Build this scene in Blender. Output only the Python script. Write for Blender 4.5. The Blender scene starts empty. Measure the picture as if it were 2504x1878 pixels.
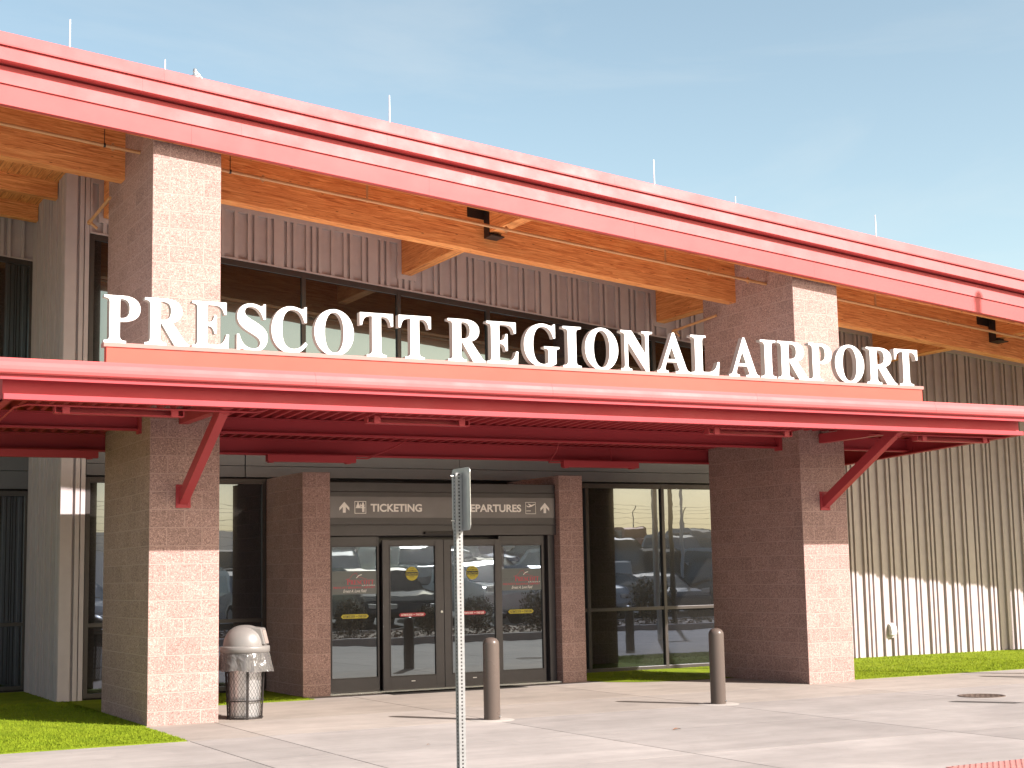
import bpy, math, random
from mathutils import Vector, Matrix
random.seed(7)
C = bpy.context.scene
col = C.collection
R = math.radians

# ------------------------------------------------------------------ camera
cam_d = bpy.data.cameras.new('camera'); cam = bpy.data.objects.new('camera', cam_d); col.objects.link(cam)
cam_d.sensor_width = 36.0; cam_d.lens = 3685.56/2504*36; cam_d.clip_start = 0.1; cam_d.clip_end = 6000
yaw, pitch, roll = R(27.92), R(7.228), R(-1.107)
F = Vector((math.sin(yaw)*math.cos(pitch), math.cos(yaw)*math.cos(pitch), math.sin(pitch)))
Rt = Vector((math.cos(yaw), -math.sin(yaw), 0)); U = Rt.cross(F)
r2 = Rt*math.cos(roll) + U*math.sin(roll); u2 = U*math.cos(roll) - Rt*math.sin(roll)
m = Matrix((r2, u2, -F)).transposed().to_4x4(); m.translation = Vector((0, 0, 1.59))
cam.matrix_world = m
C.camera = cam

# ------------------------------------------------------------------ world, sun, exposure
SUN = Vector((0.718, -1.135, 0.905)).normalized()
W_ = bpy.data.worlds.new("World"); C.world = W_; W_.use_nodes = True
nt = W_.node_tree; nt.nodes.clear()
sky = nt.nodes.new('ShaderNodeTexSky'); sky.sky_type = 'NISHITA'; sky.sun_disc = False
sky.sun_elevation = math.asin(SUN.z); sky.sun_rotation = math.atan2(SUN.x, SUN.y)
sky.altitude = 1500; sky.air_density = 1.0; sky.dust_density = 6.0; sky.ozone_density = 1.3
bg = nt.nodes.new('ShaderNodeBackground'); bg.inputs[1].default_value = 0.0675
wo = nt.nodes.new('ShaderNodeOutputWorld')
tn = nt.nodes.new('ShaderNodeMix'); tn.data_type = 'RGBA'; tn.blend_type = 'MULTIPLY'; tn.inputs[0].default_value = 1.0
tn.inputs[7].default_value = (1.19, 1.085, .825, 1)      # tints the sky colour, and so its fill light, warmer
tcw = nt.nodes.new('ShaderNodeTexCoord'); mpw = nt.nodes.new('ShaderNodeMapping'); mpw.inputs['Scale'].default_value = (1.5, 3.5, 9); mpw.inputs['Rotation'].default_value = (0, .12, .5)
cw = nt.nodes.new('ShaderNodeTexNoise'); cw.inputs['Scale'].default_value = 1.3; cw.inputs['Detail'].default_value = 7; cw.inputs['Roughness'].default_value = .6; cw.inputs['Distortion'].default_value = .7
rw = nt.nodes.new('ShaderNodeMapRange'); rw.inputs[1].default_value = .48; rw.inputs[2].default_value = .78; rw.inputs[3].default_value = 0; rw.inputs[4].default_value = .16
cm = nt.nodes.new('ShaderNodeMix'); cm.data_type = 'RGBA'; cm.inputs[7].default_value = (3.3, 3.5, 4.2, 1)      # thin high cirrus
nt.links.new(tcw.outputs['Generated'], mpw.inputs[0]); nt.links.new(mpw.outputs[0], cw.inputs[0]); nt.links.new(cw.outputs[0], rw.inputs[0]); nt.links.new(rw.outputs[0], cm.inputs[0])
nt.links.new(sky.outputs[0], cm.inputs[6]); nt.links.new(cm.outputs[2], tn.inputs[6]); nt.links.new(tn.outputs[2], bg.inputs[0]); nt.links.new(bg.outputs[0], wo.inputs[0])
sd = bpy.data.lights.new('sun', 'SUN'); sd.energy = 2.95; sd.angle = R(0.5); sd.color = (1.0, 0.935, 0.895)
so = bpy.data.objects.new('sun', sd); col.objects.link(so)
so.rotation_euler = SUN.to_track_quat('Z', 'Y').to_euler(); so.location = (10, -10, 30)
C.view_settings.view_transform = 'Standard'; C.view_settings.look = 'None'
C.view_settings.exposure = 2.06; C.view_settings.gamma = 1.0
C.cycles.max_bounces = 10; C.cycles.diffuse_bounces = 5; C.cycles.glossy_bounces = 5

# ------------------------------------------------------------------ helpers
class N:
    """small node builder"""
    def __init__(s, name):
        s.m = bpy.data.materials.new(name); s.m.use_nodes = True; s.t = s.m.node_tree; s.t.nodes.clear()
        s.o = s.n('ShaderNodeOutputMaterial')
    def n(s, k, ins=None, **kw):
        x = s.t.nodes.new(k)
        for a, b in kw.items(): setattr(x, a, b)
        for a, b in (ins or {}).items():
            if hasattr(b, 'links'): s.t.links.new(b, x.inputs[a])
            else: x.inputs[a].default_value = b
        return x
    def ramp(s, f, stops):
        x = s.n('ShaderNodeValToRGB', {0: f}); e = x.color_ramp.elements
        while len(e) < len(stops): e.new(0.5)
        for k, (p, c) in zip(e, stops):
            k.position = p; k.color = (*c, 1) if len(c) == 3 else c
        return x.outputs[0]
    def mix(s, f, a, b, mode='MIX'):
        x = s.n('ShaderNodeMix', data_type='RGBA', blend_type=mode)
        for i, v in ((0, f), (6, a), (7, b)):
            if hasattr(v, 'links'): s.t.links.new(v, x.inputs[i])
            else: x.inputs[i].default_value = v if i == 0 else (*v, 1)
        return x.outputs[2]
    def math(s, op, a, b=0.0, c=0.0):
        x = s.n('ShaderNodeMath', {0: a, 1: b, 2: c}, operation=op); return x.outputs[0]
    def noise(s, vec, scale, detail=4, rough=.55, dist=0.0):
        return s.n('ShaderNodeTexNoise', {'Vector': vec, 'Scale': scale, 'Detail': detail, 'Roughness': rough, 'Distortion': dist}).outputs[0]
    def coord(s, kind='Object'): return s.n('ShaderNodeTexCoord').outputs[kind]
    def mapping(s, v, scale=(1, 1, 1), rot=(0, 0, 0), loc=(0, 0, 0)):
        return s.n('ShaderNodeMapping', {'Vector': v, 'Scale': scale, 'Rotation': rot, 'Location': loc}).outputs[0]
    def bump(s, h, dist, strength=1.0):
        return s.n('ShaderNodeBump', {'Height': h, 'Distance': dist, 'Strength': strength}).outputs[0]
    def finish(s, base, rough=.5, metal=0.0, normal=None, spec=.5, **kw):
        p = s.n('ShaderNodeBsdfPrincipled')
        for k, v in (('Base Color', base), ('Roughness', rough), ('Metallic', metal), ('Specular IOR Level', spec), *[(a.replace('_', ' '), b) for a, b in kw.items()]):
            if hasattr(v, 'links'): s.t.links.new(v, p.inputs[k])
            else: p.inputs[k].default_value = (*v, 1) if isinstance(v, tuple) and len(v) == 3 else v
        if normal is not None: s.t.links.new(normal, p.inputs['Normal'])
        s.t.links.new(p.outputs[0], s.o.inputs[0]); return s.m

def plain(name, c, rough=.5, metal=0.0, var=.08, scale=6, spec=.5):
    k = N(name); v = k.coord(); f = k.noise(v, scale)
    lo = tuple(x*(1-var) for x in c); hi = tuple(min(1, x*(1+var)) for x in c)
    return k.finish(k.ramp(f, [(.3, lo), (.7, hi)]), rough, metal, spec=spec)

def red_paint(name, c, rough=.36):
    k = N(name); v = k.coord()
    f = k.noise(k.mapping(v, (.35, 1, 1)), 1.3, 3); f2 = k.noise(v, 60, 2)
    colr = k.ramp(f, [(.3, tuple(x*.93 for x in c)), (.7, tuple(x*1.06 for x in c))])
    rg = k.n('ShaderNodeMapRange', {0: k.noise(v, 3, 5), 1: .3, 2: .7, 3: rough-.05, 4: rough+.07}).outputs[0]
    h = k.math('ADD', k.math('MULTIPLY', f, 1.0), k.math('MULTIPLY', f2, .012))
    return k.finish(colr, rg, 0.0, k.bump(h, .02, .3), spec=.27)

def cmu(name, c1, c2, mortar):
    k = N(name); uv = k.coord('UV'); ob = k.coord()
    br = k.n('ShaderNodeTexBrick', {'Vector': uv, 'Color1': (0, 0, 0, 1), 'Color2': (1, 1, 1, 1), 'Mortar': (.5, .5, .5, 1), 'Scale': 1.0,
             'Mortar Size': .0065, 'Mortar Smooth': .15, 'Bias': 0.0, 'Brick Width': .4064, 'Row Height': .2032}, offset=.5, squash=1.0)
    tint = k.n('ShaderNodeSeparateColor', {0: br.outputs[0]}).outputs[0]
    n1 = k.noise(ob, 120, 3, .7); n2 = k.noise(ob, 70, 4, .75); n3 = k.noise(ob, 1.2, 3)
    chips = k.n('ShaderNodeTexVoronoi', {'Vector': ob, 'Scale': 95.0}, feature='F1').outputs['Color']
    ch = k.n('ShaderNodeSeparateColor', {0: chips}).outputs[0]
    base = k.ramp(n2, [(.30, c1), (.62, c2)])
    base = k.mix(k.math('MULTIPLY', k.math('GREATER_THAN', ch, .82), .40), base, tuple(min(.8, x*1.75+.03) for x in c2))
    base = k.mix(k.math('MULTIPLY', k.math('LESS_THAN', ch, .15), .50), base, tuple(x*.42 for x in c1))
    base = k.mix(k.ramp(n1, [(.33, (.45,)*3), (.5, (0,)*3)]), base, tuple(x*.55 for x in c1))
    base = k.mix(.5, base, k.ramp(tint, [(0, (.76,)*3), (1, (1.06,)*3)]), 'MULTIPLY')
    base = k.mix(.35, base, k.ramp(n3, [(.3, (.8,)*3), (.7, (1.0,)*3)]), 'MULTIPLY')
    base = k.mix(k.math('MULTIPLY', br.outputs[1], .9), base, mortar)
    h = k.math('SUBTRACT', k.math('ADD', k.math('MULTIPLY', n2, .9), k.math('MULTIPLY', n1, .4)), k.math('MULTIPLY', br.outputs[1], 1.0))
    return k.finish(base, .92, 0, k.bump(h, .006, .8), spec=.25)

def wood(name, axis, slope=0.0, lam=.0381, dark=1.0):
    """glulam / plank: grain runs along axis, laminations stack across"""
    k = N(name); ob = k.coord(); s = k.n('ShaderNodeSeparateXYZ', {0: ob})
    X, Y, Z = s.outputs
    zz = k.math('ADD', Z, k.math('MULTIPLY', X, slope))
    if axis == 'X': along, across, other = X, zz, Y
    elif axis == 'Y': along, across, other = Y, zz, X
    else: along, across, other = Y, X, zz          # planks: run along Y, side by side in X
    row = k.math('FLOOR', k.math('DIVIDE', across, lam))
    rnd = k.n('ShaderNodeTexWhiteNoise', {'W': row}, noise_dimensions='1D').outputs[0]
    seg = k.math('FLOOR', k.math('ADD', k.math('MULTIPLY', along, .42), k.math('MULTIPLY', rnd, 9.0)))
    cv = k.n('ShaderNodeCombineXYZ', {0: row, 1: seg, 2: 3.1})
    tint = k.n('ShaderNodeTexWhiteNoise', {'Vector': cv.outputs[0]}, noise_dimensions='3D').outputs[0]
    gv = k.n('ShaderNodeCombineXYZ', {0: k.math('MULTIPLY', along, 1.6), 1: k.math('MULTIPLY', across, 26.0), 2: k.math('ADD', k.math('MULTIPLY', tint, 40), k.math('MULTIPLY', other, 20))}).outputs[0]
    g = k.noise(gv, 1.6, 6, .65, .9)
    kv = k.n('ShaderNodeCombineXYZ', {0: k.math('MULTIPLY', along, 1.2), 1: k.math('MULTIPLY', across, 4.2), 2: other}).outputs[0]
    kn = k.n('ShaderNodeTexVoronoi', {'Vector': kv, 'Scale': 3.0}, feature='F1').outputs['Distance']
    big = k.noise(k.mapping(ob, (.5, .5, 1.5)), 1.1, 4)
    def d(c): return tuple(x*dark for x in c)
    base = k.ramp(g, [(.35, d((.36, .10, .032))), (.46, d((.66, .245, .075))), (.62, d((.88, .43, .16)))])
    base = k.mix(k.math('MULTIPLY', tint, .42), base, d((.55, .20, .065)))
    base = k.mix(k.ramp(big, [(.42, (.0,)*3), (.75, (.45,)*3)]), base, d((.50, .17, .052)))
    base = k.mix(k.ramp(kn, [(.045, (.85,)*3), (.10, (0,)*3)]), base, d((.13, .035, .014)))
    fr = k.math('FRACT', k.math('DIVIDE', across, lam))
    ln = k.math('LESS_THAN', fr, .05 if axis != 'P' else .045)
    base = k.mix(k.math('MULTIPLY', ln, .35 if axis != 'P' else .8), base, d((.14, .04, .015)))
    return k.finish(base, .55, 0, k.bump(g, .002, .5), spec=.35)

def glass_mat(name, refl, tint, ripple=.5, seed=0.0):
    """reflective coated window glass over a dark interior, slightly wavy like real tempered panes"""
    k = N(name); ob = k.coord()
    w = k.noise(k.mapping(ob, (1, 1, 1.6), loc=(seed, seed*2, 0)), 1.7, 2, .4)
    bm = k.bump(w, .012, ripple)
    gl = k.n('ShaderNodeBsdfGlossy', {'Color': (*tint, 1), 'Roughness': 0.0, 'Normal': bm})
    df = k.n('ShaderNodeBsdfPrincipled', {'Base Color': (.010, .009, .008, 1), 'Roughness': .12, 'Normal': bm})
    lw = k.n('ShaderNodeFresnel', {'IOR': 1.5})
    fac = k.math('ADD', lw.outputs[0], refl-.04)
    mx = k.n('ShaderNodeMixShader', {0: fac, 1: df.outputs[0], 2: gl.outputs[0]})
    k.t.links.new(mx.outputs[0], k.o.inputs[0]); return k.m

def turf_mat(name):
    k = N(name); ob = k.coord()
    n1 = k.noise(ob, 3.0, 5, .7); n2 = k.noise(ob, 120, 3, .7)
    b = k.ramp(n1, [(.3, (.145, .205, .012)), (.7, (.270, .325, .022))])
    b = k.mix(k.ramp(n2, [(.35, (.6,)*3), (.65, (0,)*3)]), b, (.10, .15, .008))
    return k.finish(b, .85, 0, k.bump(n2, .02, .8), spec=.06)

def concrete_mat(name, c, warm, scale=1.0, slab=True):
    k = N(name); ob = k.coord()
    n1 = k.noise(ob, .55*scale, 5, .6, .3); n2 = k.noise(ob, 5, 6, .65); n3 = k.noise(ob, 160, 2, .6)
    n4 = k.noise(k.mapping(ob, (.25, 1.6, 1)), 2.2, 4, .6)
    b = k.mix(k.ramp(n1, [(.38, (0,)*3), (.60, (1,)*3)]), c, warm)
    b = k.mix(.55, b, k.ramp(n2, [(.3, (.84,)*3), (.7, (1.05,)*3)]), 'MULTIPLY')
    b = k.mix(.5, b, k.ramp(n4, [(.3, (.74,)*3), (.60, (1.0,)*3)]), 'MULTIPLY')
    if slab:
        at = k.n('ShaderNodeAttribute', attribute_name='tint').outputs[0]
        b = k.mix(1.0, b, at, 'MULTIPLY')
    st = k.noise(k.mapping(ob, loc=(5, 3, 0)), 3.1*scale, 4, .75, .6)
    b = k.mix(k.ramp(st, [(.60, (0,)*3), (.70, (.22,)*3)]), b, tuple(x*.55 for x in warm))
    sp = k.n('ShaderNodeTexVoronoi', {'Vector': ob, 'Scale': 2.6}, feature='F1').outputs['Distance']
    b = k.mix(k.ramp(sp, [(.012, (.5,)*3), (.03, (0,)*3)]), b, tuple(x*.35 for x in warm))
    h = k.math('ADD', k.math('MULTIPLY', n3, .4), n2)
    return k.finish(b, .85, 0, k.bump(h, .0025, .5), spec=.3)

M = {}
M['cmu'] = cmu('split_face_block', (.300, .184, .162), (.398, .262, .233), (.41, .28, .25))
M['red'] = red_paint('red_metal', (.44, .075, .076), .52)
M['redc'] = red_paint('red_steel', (.38, .044, .054), .5)
M['coral'] = red_paint('coral_metal', (.48, .075, .052), .55)
M['cap'] = red_paint('dusty_pink_metal', (.34, .17, .15), .5)
M['membrane'] = plain('pale_roof_membrane', (.76, .74, .70), .8)
M['gray'] = plain('gray_siding', (.405, .345, .345), .52, 0, .05)
M['trim'] = plain('gray_trim', (.405, .345, .345), .5, 0, .04)
M['panel'] = plain('dark_gray_panel', (.084, .078, .082), .42, 0, .06)
M['frame'] = plain('bronze_frame', (.045, .036, .033), .38, .25, .08)
M['doorframe'] = plain('door_bronze', (.052, .045, .048), .42, .2, .08)
M['signpanel'] = plain('sign_panel_bronze', (.120, .108, .115), .38, .35, .10, 3)
M['black'] = plain('black_steel', (.022, .017, .016), .5, .3, .15)
M['glue'] = wood('glulam_long', 'X', .099)
M['gluey'] = wood('glulam_cross', 'Y', .0)
M['deck'] = wood('deck_planks', 'P', .099, .134)
M['pipe'] = plain('tan_pipe_paint', (.52, .27, .12), .45, 0, .08)
M['white'] = plain('white_letter', (.80, .80, .79), .4, 0, .01)
M['letterside'] = plain('letter_return', (.42, .38, .34), .5, 0, .03)
M['vinyl'] = plain('vinyl_lettering', (.84, .80, .76), .5, 0, .02)
M['galv'] = plain('galvanised_steel', (.235, .235, .235), .45, .35, .12, 25)
M['alu'] = plain('aluminium_sheet', (.50, .50, .49), .30, .75, .08, 8)
M['bollard'] = red_paint('bollard_taupe', (.088, .067, .057), .30)
M['turf'] = turf_mat('artificial_turf')
M['conc'] = concrete_mat('concrete', (.318, .286, .270), (.258, .232, .219))
M['joint'] = plain('joint_dirt', (.055, .045, .038), .95)
M['curb'] = concrete_mat('curb_concrete', (.50, .445, .42), (.44, .39, .365), slab=False)
M['asphalt'] = plain('asphalt', (.125, .120, .115), .9, 0, .25, 40)
M['soil'] = concrete_mat('desert_soil', (.40, .32, .26), (.34, .27, .21), .05, False)
M['hill'] = concrete_mat('hill_grass', (.20, .155, .09), (.11, .095, .06), .006, False)
M['gl'] = glass_mat('window_glass', .145, (.60, .72, .93), .035)
M['glc'] = glass_mat('clerestory_glass', .15, (.58, .76, .84), .04, 3)
M['gld'] = glass_mat('door_glass', .18, (.72, .83, .88), .045, 7)
M['yellow'] = plain('yellow_vinyl', (.42, .34, .012), .5, 0, .04)
M['rvinyl'] = plain('red_vinyl', (.36, .02, .03), .5, 0, .04)
M['dkvinyl'] = plain('black_vinyl', (.012, .012, .012), .5)
M['frost'] = plain('frosted_vinyl', (.115, .125, .125), .5, 0, .03)
M['redink'] = plain('red_ink', (.50, .03, .06), .5, 0, .02)
M['rubber'] = plain('tyre_rubber', (.02, .02, .02), .8)
M['cglass'] = glass_mat('car_glass', .10, (.8, .85, .9), 0.05)
M['lamp'] = plain('headlight_glass', (.7, .7, .7), .1, .3)
M['rock'] = plain('rock_mulch', (.26, .19, .14), .9, 0, .35, 20)
M['bag'] = None
def bag_mat():
    k = N('clear_bin_liner'); ob = k.coord(); n = k.noise(k.mapping(ob, (7, 7, 5)), 1.4, 3, .5, 1.0)
    p = k.n('ShaderNodeBsdfPrincipled', {'Base Color': (.10, .092, .088, 1), 'Roughness': .14, 'Normal': k.bump(n, .03, .9), 'Alpha': .84})
    k.t.links.new(p.outputs[0], k.o.inputs[0]); return k.m
M['bag'] = bag_mat()
M['lid'] = plain('taupe_plastic', (.165, .152, .143), .4, 0, .03)
M['liner'] = plain('polished_liner', (.80, .80, .80), .33, .75, .03)

class MB:
    """collects faces and links them as one mesh object"""
    def __init__(s): s.v = []; s.f = []; s.mi = []; s.uv = []; s.mats = []; s.sm = []
    def mat(s, m):
        if m not in s.mats: s.mats.append(m)
        return s.mats.index(m)
    def face(s, pts, m=0, uv=None, smooth=False):
        b = len(s.v); s.v += [tuple(p) for p in pts]; s.f.append(tuple(range(b, b+len(pts)))); s.mi.append(m); s.uv.append(uv); s.sm.append(smooth)
    def mesh_add(s, vs, fs, m=0, smooth=False):
        b = len(s.v); s.v += [tuple(p) for p in vs]
        for f in fs: s.f.append(tuple(b+i for i in f)); s.mi.append(m); s.uv.append(None); s.sm.append(smooth)
    def box(s, x0, x1, y0, y1, z0, z1, m=0, sl=0.0, slb=None):
        """box whose top (and bottom) may slope with x: z = z0 - sl*x"""
        slb = sl if slb is None else slb
        def P(x, y, t): return (x, y, (z1 - sl*x) if t else (z0 - slb*x))
        v = [P(x, y, t) for t in (0, 1) for y in (y0, y1) for x in (x0, x1)]
        s.mesh_add(v, [(0, 2, 3, 1), (4, 5, 7, 6), (0, 1, 5, 4), (2, 6, 7, 3), (0, 4, 6, 2), (1, 3, 7, 5)], m)
    def obox(s, c, ax, ay, az, m=0):
        c, ax, ay, az = Vector(c), Vector(ax), Vector(ay), Vector(az)
        v = [c + ax*i + ay*j + az*k for k in (-1, 1) for j in (-1, 1) for i in (-1, 1)]
        s.mesh_add(v, [(0, 2, 3, 1), (4, 5, 7, 6), (0, 1, 5, 4), (2, 6, 7, 3), (0, 4, 6, 2), (1, 3, 7, 5)], m)
    def prism_x(s, prof, x0, x1, m=0, slope=0.0, caps=True, smooth=False, segs=1):
        n = len(prof)
        xs = [x0 + (x1-x0)*i/segs for i in range(segs+1)]
        v = [(x, y, z - slope*x) for x in xs for (y, z) in prof]
        f = [(a*n+i, a*n+(i+1) % n, (a+1)*n+(i+1) % n, (a+1)*n+i) for a in range(segs) for i in range(n)]
        s.mesh_add(v, f, m, smooth)
        if caps: s.mesh_add([v[i] for i in range(n)], [tuple(range(n))[::-1]], m); s.mesh_add(v[-n:], [tuple(range(n))], m)
    def tube(s, pts, r, m=0, n=10, smooth=True, caps=True):
        pts = [Vector(p) for p in pts]; rings = []
        rr = r if isinstance(r, (list, tuple)) else [r]*len(pts)
        for i, p in enumerate(pts):
            d = (pts[min(i+1, len(pts)-1)] - pts[max(i-1, 0)]).normalized()
            a = d.orthogonal().normalized() if i == 0 else (rings[-1][1] - d*rings[-1][1].dot(d)).normalized()
            rings.append((p, a, d.cross(a)))
        v = [p + (a*math.cos(2*math.pi*k/n) + b*math.sin(2*math.pi*k/n))*q for (p, a, b), q in zip(rings, rr) for k in range(n)]
        f = [(i*n+k, i*n+(k+1) % n, (i+1)*n+(k+1) % n, (i+1)*n+k) for i in range(len(pts)-1) for k in range(n)]
        s.mesh_add(v, f, m, smooth)
        if caps: s.mesh_add(v[:n], [tuple(range(n))[::-1]], m); s.mesh_add(v[-n:], [tuple(range(n))], m)
    def lathe(s, prof, c=(0, 0, 0), m=0, n=32, smooth=True, a0=0, a1=2*math.pi):
        full = abs(a1-a0-2*math.pi) < 1e-6; k_ = n if full else n+1
        v = [(c[0]+r*math.cos(a0+(a1-a0)*k/n), c[1]+r*math.sin(a0+(a1-a0)*k/n), c[2]+z) for r, z in prof for k in range(k_)]
        f = [(i*k_+k, i*k_+(k+1) % k_, (i+1)*k_+(k+1) % k_, (i+1)*k_+k) for i in range(len(prof)-1) for k in range(n)]
        s.mesh_add(v, f, m, smooth)
    def build(s, name, mats, parent=None, bevel=0.0, auto=None):
        me = bpy.data.meshes.new(name); me.from_pydata(s.v, [], s.f)
        for mm in (mats if isinstance(mats, (list, tuple)) else [mats]): me.materials.append(mm)
        me.polygons.foreach_set('material_index', s.mi); me.polygons.foreach_set('use_smooth', s.sm)
        if any(u for u in s.uv):
            ul = me.uv_layers.new(name='UVMap').data
            for p, u in zip(me.polygons, s.uv):
                if u:
                    for li, q in zip(p.loop_indices, u): ul[li].uv = q
        me.validate(); me.update()
        o = bpy.data.objects.new(name, me); col.objects.link(o)
        if parent is not None: link_parent(o, parent)
        if bevel:
            import bmesh
            bm = bmesh.new(); bm.from_mesh(me); bmesh.ops.remove_doubles(bm, verts=bm.verts, dist=1e-5)
            bm.to_mesh(me); bm.free()
            b = o.modifiers.new('bevel', 'BEVEL'); b.width = bevel; b.segments = 2; b.limit_method = 'ANGLE'; b.angle_limit = R(40)
        return o

def link_parent(o, p):
    o.parent = p
    # parts are modelled in world coordinates: keep them there
    if p.parent is None: o.matrix_parent_inverse = Matrix.Translation(-Vector(p.location))

def tag(o, label=None, cat=None, group=None, kind=None):
    if label: o['label'] = label
    if cat: o['category'] = cat
    if group: o['group'] = group
    if kind: o['kind'] = kind
    return o
def empty(name, loc, label, cat, group=None):
    o = bpy.data.objects.new(name, None); col.objects.link(o); o.location = loc; o.empty_display_size = .2
    return tag(o, label, cat, group)
def copy_tree(o, delta, parent=None):
    c = o.copy(); col.objects.link(c)
    if parent is not None: c.parent = parent
    else: c.location = Vector(o.location) + Vector(delta)
    for ch in list(o.children): copy_tree(ch, delta, c)
    return c

# ------------------------------------------------------------------ key dimensions (metres)
SL = .099                       # roof slope
XL, XR, PW, PD, D = 4.348, 13.632, .8128, 2.235, 17.021
WY = 21.33                      # main facade plane
BX, BY = 4.24, 23.75            # left bay return
def deckz(x): return 7.78 - SL*x
def headz(x): return 6.974 - SL*x

# ------------------------------------------------------------------ building
B = empty('airport_terminal', (9, 20, 0), 'pink block and grey metal airport terminal with red metal roof edge and timber eaves', 'building')

def masonry(name, x0, x1, y0, y1, z0, z1, sl=0.0, parent=B):
    b = MB()
    def zt(x): return z1 - sl*x
    def q(p, uv): b.face(p, 0, uv)
    for (ya, flip) in ((y0, False), (y1, True)):
        p = [(x0, ya, z0), (x1, ya, z0), (x1, ya, zt(x1)), (x0, ya, zt(x0))]
        uv = [(0, 0), (x1-x0, 0), (x1-x0, zt(x1)), (0, zt(x0))]
        q(p if not flip else p[::-1], uv if not flip else uv[::-1])
    for (xa, flip) in ((x0, True), (x1, False)):
        p = [(xa, y0, z0), (xa, y1, z0), (xa, y1, zt(xa)), (xa, y0, zt(xa))]
        uv = [(y0-y0+.2032, 0), (y1-y0+.2032, 0), (y1-y0+.2032, zt(xa)), (.2032, zt(xa))]
        q(p if not flip else p[::-1], uv if not flip else uv[::-1])
    b.face([(x0, y0, zt(x0)), (x1, y0, zt(x1)), (x1, y1, zt(x1)), (x0, y1, zt(x0))], 0, [(0, 0), (x1-x0, 0), (x1-x0, y1-y0), (0, y1-y0)])
    return b.build(name, M['cmu'], parent, bevel=.006)
tag(masonry('pillar', XL, XL+PW, D, D+PD, -.05, deckz(0)+.02, SL), 'tall pink block pillar at the left, behind the litter bin')
tag(masonry('pillar', XR, XR+PW, D, D+PD, -.05, deckz(0)+.02, SL), 'tall pink block pillar at the right of the entrance')
tag(masonry('pillar', 7.165, 7.568, 19.75, WY+.05, -.05, 3.06), 'short pink block pier left of the sliding doors')
tag(masonry('pillar', 11.20, 11.606, 19.70, WY+.05, -.05, 3.065), 'short pink block pier right of the sliding doors')

# --- ribbed metal siding
r_, n_, R_, W2 = .054, .047, .150, .158
PAT = [(W2, 1), (n_, 0), (r_, 1), (n_, 0), (r_, 1), (R_, 0), (r_, 1), (n_, 0), (r_, 1), (n_, 0), (r_, 1), (R_, 0), (r_, 1), (R_, 0), (r_, 1), (n_, 0), (r_, 1), (R_, 0), (r_, 1), (n_, 0)]
PER = sum(a for a, _ in PAT)
def segs(a, b, phase):
    """siding strips covering [a,b]; phase = position where a wide rib starts"""
    out = []; x = phase - math.ceil((phase-a)/PER + 1)*PER
    while x < b:
        for w, d in PAT:
            lo, hi = max(a, x), min(b, x+w)
            if hi - lo > 1e-4: out.append((lo, hi, d))
            x += w
    return out
def siding(a, b, plane, zb, zt, axis='x', phase=7.273, depth=.050, holes=(), sgn=-1):
    m_ = MB(); sg = segs(a, b, phase); prev = 0
    def P(t, d, z): return (t, plane + sgn*depth*d, z) if axis == 'x' else (plane + sgn*depth*d, t, z)
    def quad(p):
        m_.face(p)
    for lo, hi, d in sg + [(b, b, 0)]:
        if d != prev:
            quad([P(lo, prev, zb(lo)), P(lo, d, zb(lo)), P(lo, d, zt(lo)), P(lo, prev, zt(lo))])
        if hi > lo:
            quad([P(lo, d, zb(lo)), P(hi, d, zb(hi)), P(hi, d, zt(hi)), P(lo, d, zt(lo))])
            if d: quad([P(lo, 0, zb(lo)), P(hi, 0, zb(hi)), P(hi, 1, zb(hi)), P(lo, 1, zb(lo))])
        prev = d
    return m_
RAF = [4.735, 9.36, 14.09, 18.85, 23.6]          # cross beams (left edge)
siding(4.55, 15.2, WY, lambda x: headz(x)+.02, lambda x: deckz(x)+.02).build('siding', M['gray'], B)
siding(15.2, 34.0, WY+.03, lambda x: -.02, lambda x: deckz(x)+.02, phase=17.93).build('siding', M['gray'], B)
siding(-4.0, BX, BY, lambda x: headz(x)+.02, lambda x: deckz(x)+.02, phase=3.1).build('siding', M['gray'], B)
siding(WY-.02, BY+.05, BX, lambda y: -.02, lambda y: deckz(BX)+.02, 'y', phase=21.4, sgn=-1, depth=.04).build('siding', M['gray'], B)
b = MB()                                              # corner boards left of the first window
b.box(BX-.032, 4.372, WY-.045, WY+.2, -.02, deckz(0)+.02, sl=SL, slb=0)
b.box(4.372, 4.55, WY, WY+.1, -.02, deckz(0)+.02, sl=SL, slb=0)
for x0, x1 in ((4.408, 4.468), (4.482, 4.545)): b.box(x0, x1, WY-.045, WY, -.02, deckz(0), sl=SL, slb=0)
b.build('corner_trim', M['trim'], B, bevel=.003)
b = MB()                                              # flashing above the windows and below the deck
b.box(4.55, 15.2, WY-.060, WY+.01, headz(0)-.005, headz(0)+.022, sl=SL)
b.box(-4, BX, BY-.060, BY+.01, headz(0)-.005, headz(0)+.022, sl=SL)
b.build('flashing', M['trim'], B)
b = MB()
x = 4.55
for rx in RAF + [34]:
    x1 = rx - .07
    if x1 > x: b.box(x, x1, WY-.053, WY-.001, deckz(0)-.075, deckz(0)+.005, sl=SL)
    if rx < 30:
        zb = 7.225-.0
        b.box(rx-.07, rx-.004, WY-.057, WY, 7.225-.075, deckz(0), sl=SL)
        b.box(rx+.174, rx+.24, WY-.057, WY, 7.225-.075, deckz(0), sl=SL)
        b.box(rx-.004, rx+.174, WY-.057, WY, 7.225-.075, 7.225-.004, sl=SL)
    x = rx + .24
b.build('siding_trim', M['trim'], B)

# --- wall body behind everything
b = MB()
b.box(BX, 34, WY+.06, WY+.3, 0, deckz(0), sl=SL, slb=0); b.box(-4, BX+.2, BY+.05, BY+.3, 0, deckz(0), sl=SL, slb=0)
b.box(BX+.01, BX+.25, WY+.1, BY+.1, 0, deckz(0), sl=SL, slb=0)
b.build('wall', M['black'], B)

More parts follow.
